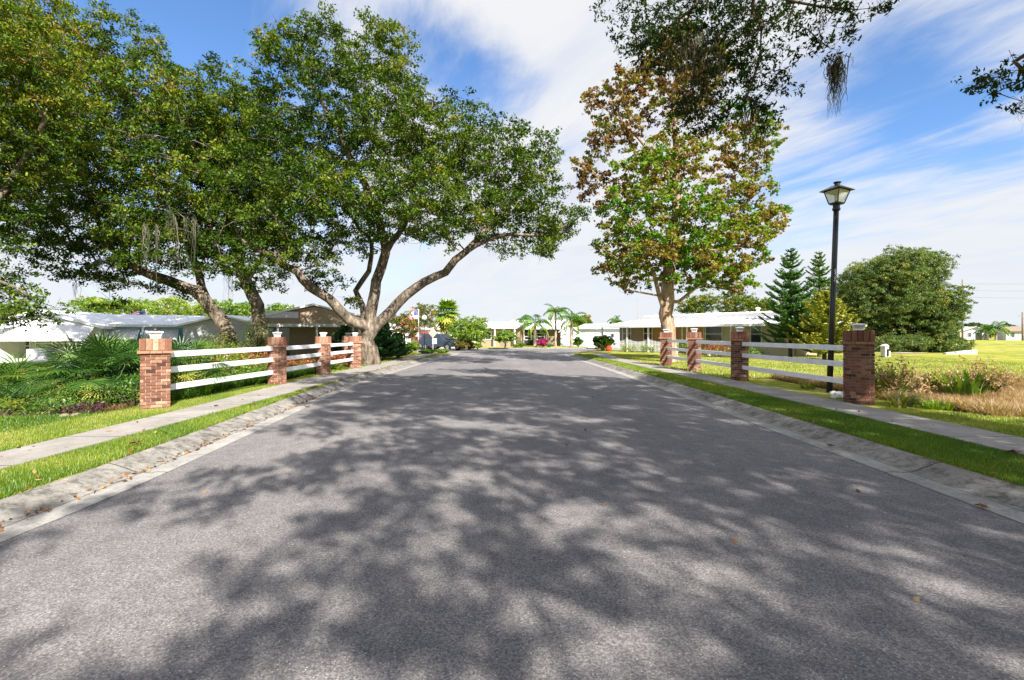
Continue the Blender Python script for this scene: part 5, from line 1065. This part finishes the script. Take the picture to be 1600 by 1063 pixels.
def fan_leaf(c, d, R, V, T, tint, rng, n=16, up=None, fold=.35, wk=1.0):
    """pleated round fan: c hub, d outward direction"""
    d = unit(np.array(d, float)); up = unit(np.cross(np.cross(d, [0, 0, 1.]) + 1e-6, d)) if up is None else up; side = np.cross(d, up)
    for k in range(n):
        a = (k / (n - 1) - .5) * 2 * 2.15; L_ = R * (1 - .18 * abs(a) / 2.1) * rng.uniform(.88, 1.06); v = d * cos(a) + side * sin(a); v = unit(v + up * (fold * rng.uniform(-.3, .6)) * .4 - np.array([0, 0, .12])); w = np.cross(v, up) * R * 2 * 2.15 / n * .30 * wk
        mid = c + v * L_ * .55; tip = c + v * L_ + np.array([0, 0, -.10 * L_ * rng.uniform(.2, 1.4)])
        V += [c, mid - w, tip, mid + w]; T.append(tint + rng.normal(0, .07))
def fan_palm(name, label, base, hub_z, R, fanR, n, seed, leafm, tint, trunk=None, pet=.8, elr=(-.5, 1.4), cat='palm tree', group=None, dead=0, nseg=16, spread=0.0, skirt=False, wk=1.0):
    r = np.random.default_rng(seed); root = empty(name, base, label=label, cat=cat, group=group); V = []; T = []; ch = []
    for k in range(n):
        a = k * 2.399 + r.uniform(-.3, .3); u = (k + .5) / n; el = elr[0] + (elr[1] - elr[0]) * u + r.uniform(-.15, .15); h0 = np.array([r.normal(0, spread), r.normal(0, spread), hub_z * (1 if not skirt else 1 - .12 * (1 - u))]); dv = np.array([cos(a) * cos(el), sin(a) * cos(el), sin(el)]); pl_ = R * pet * r.uniform(.75, 1.1)
        tt = np.linspace(0, 1, 6)[:, None]; pts = h0 + dv * pl_ * tt + np.array([0, 0, -.18 * pl_]) * tt ** 2; ch.append((pts, np.linspace(.014, .006, 6)))
        t_ = min(.86, tint + r.normal(0, .18)); 
        if k < dead: t_ = 1.0
        elif skirt and u < .42: t_ = .9
        fan_leaf(pts[-1], unit(pts[-1] - pts[-2]) + np.array([0, 0, -.25]), fanR * r.uniform(.85, 1.1), V, T, t_, r, nseg, wk=wk)
    npmesh('fronds', np.array(V), np.arange(len(V)).reshape(-1, 4), leafm, root, tint=T); Vt, Ft = tubes_np(ch, lambda q: 4); npmesh('frond_stems', Vt, Ft, leafm, root)
    if trunk:
        Vt, Ft = tubes_np([(np.array([[0, 0, -.1], [0, 0, hub_z * .5], [0, 0, hub_z + .05]]), np.array([trunk * 1.2, trunk, trunk * 1.3]))], lambda q: 10); npmesh('trunk', Vt, Ft, PALMBARK, root, smooth=True)
    return root
p = P(698, 0, 52); fan_palm('fan_palm', 'tall fan palm with yellowing skirt standing over the parked car', (p[0], 52, .12), 3.9, 1.25, 1.0, 64, 5, PALMLEAF, .6, trunk=.24, elr=(-1.2, 1.5), nseg=11, skirt=True)
# palmettos by the left pillar (they stand in the low bank)
gp = 'saw palmettos beside the nearest left pillar'
for i, (x, y, n, R, fr_, hub, lab, ti, dd_) in enumerate([(-8.5, 10.7, 60, .70, .40, .55, 'dense dark palmetto just left of the nearest brick pillar', .35, 5), (-9.6, 11.6, 80, .85, .44, .80, 'tallest spiky palmetto in front of the blue house wall', .35, 3), (-8.1, 11.9, 40, .7, .40, .55, 'palmetto partly hidden behind the nearest brick pillar', .3, 5),
                                              (-10.9, 12.2, 50, .8, .42, .45, 'broad low palmetto with flat fans at the left of the clump', .45, 2), (-13.0, 12.0, 26, .75, .42, .25, 'low palmetto over the tan rocks at the left edge', .5, 1), (-9.3, 10.4, 16, .45, .34, .15, 'small palmetto with one yellow fan in front of the clump', .6, 4), (-10.4, 13.6, 40, .8, .42, .75, 'palmetto behind the clump near the white porch', .4, 2), (-11.8, 11.2, 22, .6, .36, .15, 'flat low palmetto between the rocks and the clump', .5, 1)]):
    fan_palm('saw_palmetto', lab, (x, y, gz(x, y)), hub + .30, R * 1.1, fr_ * 1.3, int(n * .75), 60 + i, PALMETTO, ti, elr=(-.25, 1.4), cat='palmetto', group=gp, dead=dd_, nseg=20, spread=.34, wk=.5)

# soft shrubs made of leaves on real stems
def shrub(name, label, x, y, rx, ry, h, leafm, tint, seed, leaf=.06, n=900, stems=9, cat='shrub', group=None, tvar=.2, ratio=.5, up=.5, ground=0.0, upr=.0, axis=None):
    r = np.random.default_rng(seed); z = gz(x, y); root = empty(name, (x, y, z), label=label, cat=cat, group=group); ch = []; tips = []
    for k in range(stems):
        a = r.uniform(0, 2 * pi); q = r.random() ** .5; e = np.array([cos(a) * rx * q, sin(a) * ry * q, h * (1 - .45 * q * q) * r.uniform(.75, 1.0)]); b_ = e * [.2, .2, 0]; mid = (b_ + e) / 2 + [0, 0, h * .1]
        ch.append((np.array([b_ - [0, 0, .05], mid, e]), np.array([.018, .013, .006]) * max(.6, h))); tips.append(e)
        for _ in range(2):
            e2 = e + r.normal(0, 1, 3) * [rx * .3, ry * .3, h * .12]; e2[2] = max(.08, e2[2]); ch.append((np.array([mid, (mid + e2) / 2, e2]), np.array([.010, .008, .004]) * max(.6, h))); tips.append(e2)
    tips = np.array(tips); ii = r.integers(0, len(tips), n); C = tips[ii] + r.normal(0, 1, (n, 3)) * [rx * .22, ry * .22, h * .16]; lo = ii * 0 + .03; C[:, 2] = np.maximum(C[:, 2], lo + r.random(n) * h * .3)
    T = tint + r.normal(0, tvar * .5, len(tips))[ii] + r.normal(0, tvar * .6, n)
    Vq, Fq = leaf_quads(C, leaf * r.uniform(.6, 1.4, n), ratio, up, r, axis=axis); npmesh('foliage', Vq, Fq, leafm, root, tint=T); Vt, Ft = tubes_np(ch, lambda q: 4); npmesh('stems', Vt, Ft, DARKBARK, root); return root
def blades(name, label, x, y, R, h, n, m, tint, seed, w=.02, lean=.5, cat='plant', group=None, tvar=.15, seg=4, rx=None):
    """arching strap leaves from one base"""
    r = np.random.default_rng(seed); z = gz(x, y); V = []; F_ = []; T = []; rx = rx or R
    for k in range(n):
        a = r.uniform(0, 2 * pi); q = r.random() ** .5; b_ = np.array([cos(a) * rx * q * .6, sin(a) * R * q * .6, -.02]); hh = h * r.uniform(.6, 1.1); ln = lean * hh * r.uniform(.3, 1.3); d = np.array([cos(a + r.normal(0, .6)), sin(a + r.normal(0, .6)), 0]); sd = np.array([-d[1], d[0], 0]) * w * r.uniform(.7, 1.2); base_ = len(V); t_ = tint + r.normal(0, tvar)
        for i in range(seg + 1):
            u = i / seg; c = b_ + d * ln * u ** 1.6 + np.array([0, 0, hh * (u - .35 * u ** 3 * lean)]); ww = sd * (1 - u ** 2 * .92); V += [c - ww, c + ww]
        for i in range(seg): F_.append((base_ + 2 * i, base_ + 2 * i + 1, base_ + 2 * i + 3, base_ + 2 * i + 2)); T.append(t_)
    root = npmesh(name, np.array(V), F_, m, tint=T); root.location = (x, y, z); return tag(root, label, cat, group)
# left bank planting
SL = [(-8.6, 9.2, .5, .3, .35, LIMELEAF, .25, 'low ferny green plant at the foot of the palmettos'), (-9.6, 9.0, .5, .3, .3, OAKLEAF, .6, 'small leafy weed left of the ferny plant near the bank'), (-10.8, 9.4, .6, .35, .35, LIMELEAF, .3, 'straggly green plant above the dark low lawn'), (-12.2, 9.8, .7, .4, .3, OAKLEAF, .6, 'low creeping weeds beside the tan rocks'),
      (-7.7, 9.9, .35, .4, .6, LIMELEAF, .2, 'feathery green bush against the left side of the nearest pillar'), (-13.6, 12.6, 1.2, .9, .75, LIMELEAF, .35, 'loose green shrub at the left edge below the white wall'), (-12.2, 13.4, 1.1, .8, .7, LIMELEAF, .5, 'yellow green shrub under the porch of the white house'), (-15.4, 13.8, 1.2, .9, .8, LIMELEAF, .45, 'pale shrub left of the loose green one'),
      (-7.9, 13.6, .7, .7, .85, LIMELEAF, .42, 'bright leafy shrub behind the lower long rails'), (-9.0, 15.0, 1.1, .9, 1.0, LIMELEAF, .5, 'rounded light green shrub behind the long rails'), (-10.6, 15.4, 1.0, .8, .9, OAKLEAF, .6, 'mid green shrub right of the nearest pillar behind the rails'), (-8.2, 11.2, .4, .5, .9, OAKLEAF, .4, 'dark leafy shrub directly right of the nearest pillar'), (-11.8, 19.5, 1.0, .8, 1.2, OAKLEAF, .6, 'dark shrub at the base of the blue wall corner'),
      (-13.2, 21.0, 1.0, .8, 1.0, LIMELEAF, .3, 'green shrub below the grey house wall'), (-12.6, 23.6, .7, .6, 1.9, LIMELEAF, .65, 'yellowish sprouts between the twin oak trunks')]
for i, (x, y, rx, ry, h, m, ti, lab) in enumerate(SL): shrub('shrub', lab, x, y, rx, ry, h, m, ti, 100 + i, leaf=.05 + .02 * (h > .6), n=int(2200 * max(.4, rx * ry * 1.3)), stems=14, group='shrubs on the left bank')
CR = [(-9.6, 17.6, .9, .6, .75, .8, 'orange and red croton behind the long rails'), (-8.2, 18.6, .8, .6, .55, .9, 'reddish low croton behind the second rail set'), (-10.9, 18.4, .7, .5, .6, .7, 'gold croton left of the orange one'), (-8.0, 21.5, .9, .6, .6, .95, 'red leaved shrub behind the third rail set')]
for i, (x, y, rx, ry, h, ti, lab) in enumerate(CR): shrub('croton', lab, x, y, rx, ry, h, REDLEAF, ti, 130 + i, leaf=.13, n=700, stems=12, group='crotons behind the left fence', tvar=.5, ratio=.3)
LIL = [(-7.6, 12.2), (-7.75, 13.0), (-7.5, 13.7), (-8.4, 12.8), (-7.5, 11.5)]
for i, (x, y) in enumerate(LIL): blades('strap_leaf_lily', ['bright strap leaf lily in the middle of the long rail gap', 'bright strap leaf lily near the second left pillar end of the clump', 'last bright lily before the second left pillar', 'lily set back behind the others under the rails', 'first bright lily after the nearest left pillar'][i], x, y, .45, .55, 130, LIMELEAF, .35, 150 + i, .016, .9, group='strap leaf lilies under the long rails')
rocks([(14, 608, .30), (38, 612, .24), (56, 620, .2), (100, 652, .07), (118, 650, .06)], ROCKM, 'tan rocks on the left bank', ['large tan rock at the very left edge', 'tan rock right of the edge rock', 'tan rock under the low palmetto fans', 'small brown rock on the edge of the dark lawn', 'small reddish rock beside the purple leaves'])
shrub('purple_plant', 'low purple leaved plant by the left pavement edge', -7.95, 9.0, .30, .2, .2, PURPLE, .4, 171, leaf=.05, n=300)
# dark conifers near oak foot
for (px, D, ty, hw, lab, sd_) in ((600, 27, 505, 32, 'dark feathery conifer right of the oak trunk', 5), (538, 27.5, 508, 26, 'dark feathery conifer left of the oak trunk behind the rails', 6), (622, 29, 520, 18, 'lower dark conifer beside the red and olive tree', 7)):
    araucaria(lab, px, D, ty, hw, .02, sd_)
bgtree('round_bush', 'neatly clipped round yellow green bush left of the street sign', 643, 38, 533, 13, 551, LIMELEAF, .6, 71, cat='bush', n=6, lpc=90)
bgtree('round_bush', 'dark clipped round hedge beside the red pot', 942, 41.5, 523, 16, 551, OAKLEAF, .1, 72, cat='bush', n=6, lpc=90)
bgtree('small_bush', 'small green bush in front of the white shed', 903, 54, 526, 7, 541, LIMELEAF, .25, 73, cat='bush', n=4)
for i, (px, D, hw_, ty, m, ti, lab) in enumerate([(722, 46, 12, 532, REDLEAF, .35, 'green and gold bedding plant under the round lime tree'), (736, 47, 10, 534, REDLEAF, .8, 'reddish bedding plant right of the green and gold one'), (746, 46, 7, 538, LIMELEAF, .85, 'pale yellow grass clump before the tan bungalow wall'), (848, 55, 8, 529, PINKLEAF, .6, 'magenta bougainvillea against the dark porch'), (858, 54, 5, 537, LIMELEAF, .4, 'small green plant right of the magenta bougainvillea'), (815, 55, 6, 536, LIMELEAF, .35, 'small green plant left of the queen palm trunk'), (806, 55, 5, 538, LIMELEAF, .6, 'yellow green tuft near the small ball tree'), (668, 36, 14, 547, LIMELEAF, .3, 'low clipped green groundcover mound by the left kerb'), (690, 38, 14, 547, LIMELEAF, .4, 'low groundcover mound right of the first by the crossing')]):
    bgtree('garden_shrub', lab, px, D, ty, hw_, H and 545 if D > 44 else 553, m, ti, 200 + i, cat='shrub', n=4, tvar=.3, lpc=70)
for i, (px, D, ti, m, lab) in enumerate([(975, 40, .6, LIMELEAF, 'first yellow green plant along the picket fence'), (986, 39.5, .65, LIMELEAF, 'second plant along the picket fence'), (1004, 38.8, .6, LIMELEAF, 'plant at the gate post of the picket fence'), (1018, 38, .6, LIMELEAF, 'last yellow green plant before the sycamore pillar')]):
    p = P(px, 0, D); shrub('garden_plant', lab, p[0], D - .3, .32, .3, .5, m, ti, 230 + i, leaf=.09, n=260, group='plants along the picket fence')
for i, (px, D, rx, h, ti, m, lab) in enumerate([(1072, 33, .9, .9, .3, LIMELEAF, 'green shrub under the tan house window behind the short rails'), (1104, 31, .9, .45, .45, LIMELEAF, 'low green border plant behind the middle rails'), (1122, 30.5, .8, .95, .95, REDLEAF, 'bright red orange shrub behind the middle rails'), (1140, 30, .9, .6, .4, REDLEAF, 'mixed green and gold border plant right of the red shrub'), (1175, 28.5, .8, .6, .35, LIMELEAF, 'green border plant left of the araucarias')]):
    p = P(px, 0, D); shrub('border_shrub', lab, p[0], D, rx, .5, h, m, ti, 240 + i, leaf=.11, n=700, tvar=.35, group='border shrubs by the tan house')
rocks([(1120, 556, .2), (1135, 557, .17), (1150, 558, .2), (1108, 556, .14), (1165, 560, .16)], WROCK, 'white border stones by the tan house', ['white border stone below the red shrub', 'white border stone right of the red shrub', 'white border stone nearest the second right pillar', 'smallest white border stone left of the red shrub', 'white border stone behind the second right pillar'])
# red pot
p = P(951, 0, 41); pot = empty('planter_pot', (p[0], 41, .13), label='glazed red pot with a spiky green plant by the dark round hedge', cat='plant pot')
MB().lathe((0, 0, 0), [(.16, 0), (.26, .12), (.29, .26), (.22, .40), (.26, .44), (.2, .45), (.1, .42)], 18).build('pot', REDP, pot, smooth=True)
bp = blades('plant', None, 0, 0, .2, .55, 46, LIMELEAF, .5, 9, .02, .8); bp.parent = pot; bp.location = (0, 0, .40)
for k in ('label', 'category'):
    if k in bp: del bp[k]
shrub('croton', 'dark red shrub left of the red pot', p[0] - .75, 41.2, .35, .3, .5, REDLEAF, 1.0, 251, leaf=.09, n=220)
# agaves and cannas on the right
blades('agave', 'pale striped agave at the foot of the dark right pillar', 7.85, 9.75, .35, .42, 34, GREYLEAF, .95, 260, .035, .9, group='pale agaves')
blades('agave', 'pale agave left of the lamp post beside the pavement', *P(1262, 0, 13.0)[:2], .3, .32, 26, GREYLEAF, .95, 261, .03, .9, group='pale agaves')
blades('liriope', 'lime grass clump right of the pillar foot agave', 8.35, 9.5, .4, .28, 160, LIMELEAF, .6, 262, .012, .9)
for i, (px, D, h, rx, lab) in enumerate([(1392, 12.2, .95, .6, 'tall browning canna clump right of the dark pillar'), (1372, 11.6, .7, .4, 'canna clump touching the dark pillar'), (1468, 14.5, .6, .6, 'lower green canna clump in the middle of the bank'), (1505, 13.6, .85, .7, 'second tall browning canna clump on the right bank'), (1530, 13.8, .75, .5, 'canna clump at the right end of the planting'), (1408, 12.8, .6, .5, 'small canna clump behind the tall browning one')]):
    p = P(px, 0, D); x, y = p[0], D
    blades('canna', lab, x, y, rx * .9, h * 1.25, 80, LIMELEAF, .40, 270 + i, .045, .5, group='cannas on the right bank', tvar=.3, seg=5, cat='plant')
    shrub('dead_stalks', lab.replace('canna clump', 'dead stalks') + ', mixed among its leaves', x + .1, y - .1, rx, .4, h * 1.2, DRYLEAF, .45, 280 + i, leaf=.13, n=420, stems=16, ratio=.25, group='dead canna stalks')
print('objects', len(bpy.data.objects))

# ------------------------------------------------------------------ grass and litter
def grass(name, label, x0f, x1f, y0, y1, dens, h, w, seed, m=GRASSM, tint=.45, tv=.2, fn=None, cat='grass', lean=.6):
    r = np.random.default_rng(seed); Y = r.uniform(y0, y1, int((y1 - y0) * dens * 2.0)); a, b = x0f(Y), x1f(Y); lo, hi = np.minimum(a, b), np.maximum(a, b); X_ = lo + (hi - lo) * r.random(len(Y))
    k = r.random(len(Y)) < np.clip((hi - lo) / 2.0, 0, 1); X_, Y = X_[k], Y[k]
    Z = terrain(X_, Y); n = len(X_); hh = h * r.uniform(.5, 1.3, n); a = r.uniform(0, 2 * pi, n); d = np.stack([np.cos(a), np.sin(a), 0 * a], 1); s = np.stack([-np.sin(a), np.cos(a), 0 * a], 1) * w
    B_ = np.stack([X_, Y, Z - .005], 1); tip = B_ + d * (hh * lean * r.uniform(.2, 1.3, n))[:, None]; tip[:, 2] += hh
    V = np.stack([B_ - s, B_ + s, tip], 1).reshape(-1, 3); pn = .5 + .5 * np.sin(X_ * 2.1 + np.sin(Y * 1.7) * 2) * np.sin(Y * 1.3 + X_)
    t = tint + (pn - .5) * .35 + r.normal(0, tv, n); o_ = npmesh(name, V, np.arange(3 * n).reshape(n, 3), m, tint=t); return tag(o_, label, cat, kind='stuff')
c_ = lambda v: (lambda Y: np.full(Y.shape, float(v)))
ko = .56
grass('verge_grass', 'short green grass strip between the left kerb and pavement', lambda Y: ys(LK, Y) - ko, lambda Y: ys(pl_in, Y) + .0, 2.5, 12, 9000, .045, .0035, 1, tint=.42)
grass('verge_grass', 'far part of the grass strip left of the road', lambda Y: ys(LK, Y) - ko, lambda Y: ys(pl_in, Y) + .0, 12, 36, 1800, .06, .009, 2, tint=.6)
grass('verge_grass', 'short green grass strip between the right kerb and pavement', lambda Y: ys(RK, Y) + ko, lambda Y: ys(pr_in, Y), 2.5, 12, 9000, .045, .0035, 3, tint=.32)
grass('verge_grass', 'far part of the grass strip right of the road', lambda Y: ys(RK, Y) + ko, lambda Y: ys(pr_in, Y), 12, 35, 1800, .06, .009, 4, tint=.5)
grass('lawn_grass', 'narrow grass edge left of the left pavement', lambda Y: ys(pl_out, Y), lambda Y: ys(pl_out, Y) - 1.1, 4, 14, 7500, .05, .004, 5, tint=.58)
grass('lawn_grass', 'dark low grass below the palmettos', c_(-17), c_(-7.4), 6.0, 10.0, 34000 // 4, .05, .006, 6, tint=.15)
grass('lawn_grass', 'sunlit grass right of the right pavement', lambda Y: ys(pr_out, Y), c_(15), 4.5, 9.0, 9000, .045, .006, 7, tint=.6)
grass('lawn_grass', 'sunlit lawn behind the right fence', lambda Y: ys(pr_out, Y) + .1, c_(26), 15.8, 34, 5200, .06, .014, 8, tint=.72)
grass('lawn_grass', 'lawn behind the left fence', lambda Y: ys(pl_out, Y) - .1, c_(-24), 16.5, 30, 5200, .06, .014, 9, tint=.5)
grass('dry_grass', 'heaped dead straw on the low right bank', c_(8.6), c_(22), 8.6, 16.0, 16000, .26, .009, 10, DRYLEAF, .55, .25, lean=1.3)
grass('dry_grass', 'brown dead straw under the left bank plants', c_(-15), c_(-7.6), 9.2, 17.0, 5000, .12, .007, 11, DRYLEAF, .25, .2, lean=1.4)
grass('ground_cover', 'dark green ground cover under the shrubs behind the long rails', c_(-13), c_(-7.3), 10.5, 20.0, 9000, .22, .016, 12, LIMELEAF, .15, .15, lean=.9)
# straw mounds: thick dead growth
def litter(name, label, specs, seed, kind='stuff'):
    r = np.random.default_rng(seed); C = []
    for (x0f, x1f, y0, y1, n, zf) in specs:
        Y = r.uniform(y0, y1, n); a, b = x0f(Y), x1f(Y); X_ = a + (b - a) * r.random(n); C.append(np.stack([X_, Y, zf(X_, Y)], 1))
    C = np.concatenate(C); V, Fq = leaf_quads(C, r.uniform(.03, .075, len(C)), .6, 2.5, r); o_ = npmesh(name, V, Fq, LITTER, tint=r.random(len(C))); tag(o_, label, 'leaves', kind=kind)
LITTER = leafmat('fallen leaves', [(0, (.05, .025, .012)), (.5, (.20, .09, .03)), (.85, (.34, .17, .06)), (1, (.42, .30, .12))], .1, .05)
litter('leaf_litter', 'brown fallen leaves scattered on road, kerbs and grass', [
    (lambda Y: ys(LK, Y) - .12, lambda Y: ys(LK, Y) - .30, 2.5, 14, 420, lambda X_, Y: 0 * X_ + .022), (lambda Y: ys(LK, Y) - .5, lambda Y: ys(pl_in, Y), 2.5, 34, 260, lambda X_, Y: 0 * X_ + .165),
    (lambda Y: ys(RK, Y) + .5, lambda Y: ys(pr_in, Y), 3, 30, 110, lambda X_, Y: 0 * X_ + .165), (lambda Y: ys(pl_in, Y), lambda Y: ys(pl_out, Y), 4, 32, 60, lambda X_, Y: 0 * X_ + .160), (lambda Y: ys(pr_in, Y), lambda Y: ys(pr_out, Y), 4, 30, 26, lambda X_, Y: 0 * X_ + .160),
    (lambda Y: ys(LK, Y) + .2, lambda Y: ys(RK, Y) - .2, 2.5, 40, 90, lambda X_, Y: 0 * X_ + .008), (c_(2.0), c_(4.2), 22, 38, 30, lambda X_, Y: 0 * X_ + .008), (lambda Y: ys(pl_out, Y), lambda Y: ys(pl_out, Y) - 1.5, 18, 30, 300, lambda X_, Y: 0 * X_ + .15)], 77)
def big_leaf(px, py, z, s, label, seed):
    p = G(px, py, z); r = random.Random(seed); n = 11; V = [(0, 0, .012)]
    for k in range(n):
        a = 2 * pi * k / n; q = s * (1 if k % 2 == 0 else .55) * r.uniform(.8, 1.1); V.append((cos(a) * q, sin(a) * q * .8, .01 + r.uniform(0, s * .45)))
    b = MB(); b.add(V, [(0, 1 + k, 1 + (k + 1) % n) for k in range(n)]); b.add([(v[0], v[1], v[2] - .003) for v in V], [(0, 1 + (k + 1) % n, 1 + k) for k in range(n)]); o_ = b.build('fallen_leaf', LEAFBR); o_.location = tuple(p); o_.rotation_euler = (0, 0, r.uniform(0, 6)); tag(o_, label, 'leaf', 'large fallen leaves')
LEAFBR = simple('dry brown leaf', (.16, .07, .035), .8, .3, 20)
for i, q in enumerate([(1298, 698, .01, .07, 'curled brown leaf lying in the right gutter'), (1584, 708, .155, .08, 'dark curled leaf on the right pavement near the frame edge'), (480, 636, .01, .08, 'curled brown leaf on the left gutter edge before the road'), (212, 693, .17, .08, 'orange brown leaf on the left grass strip'), (1242, 646, .17, .08, 'brown leaf on the right grass strip near the kerb'), (338, 635, .155, .06, 'small dark leaf on the left pavement'), (1535, 794, .01, .06, 'flat brown leaf on the near right gutter')]): big_leaf(*q, seed=i)
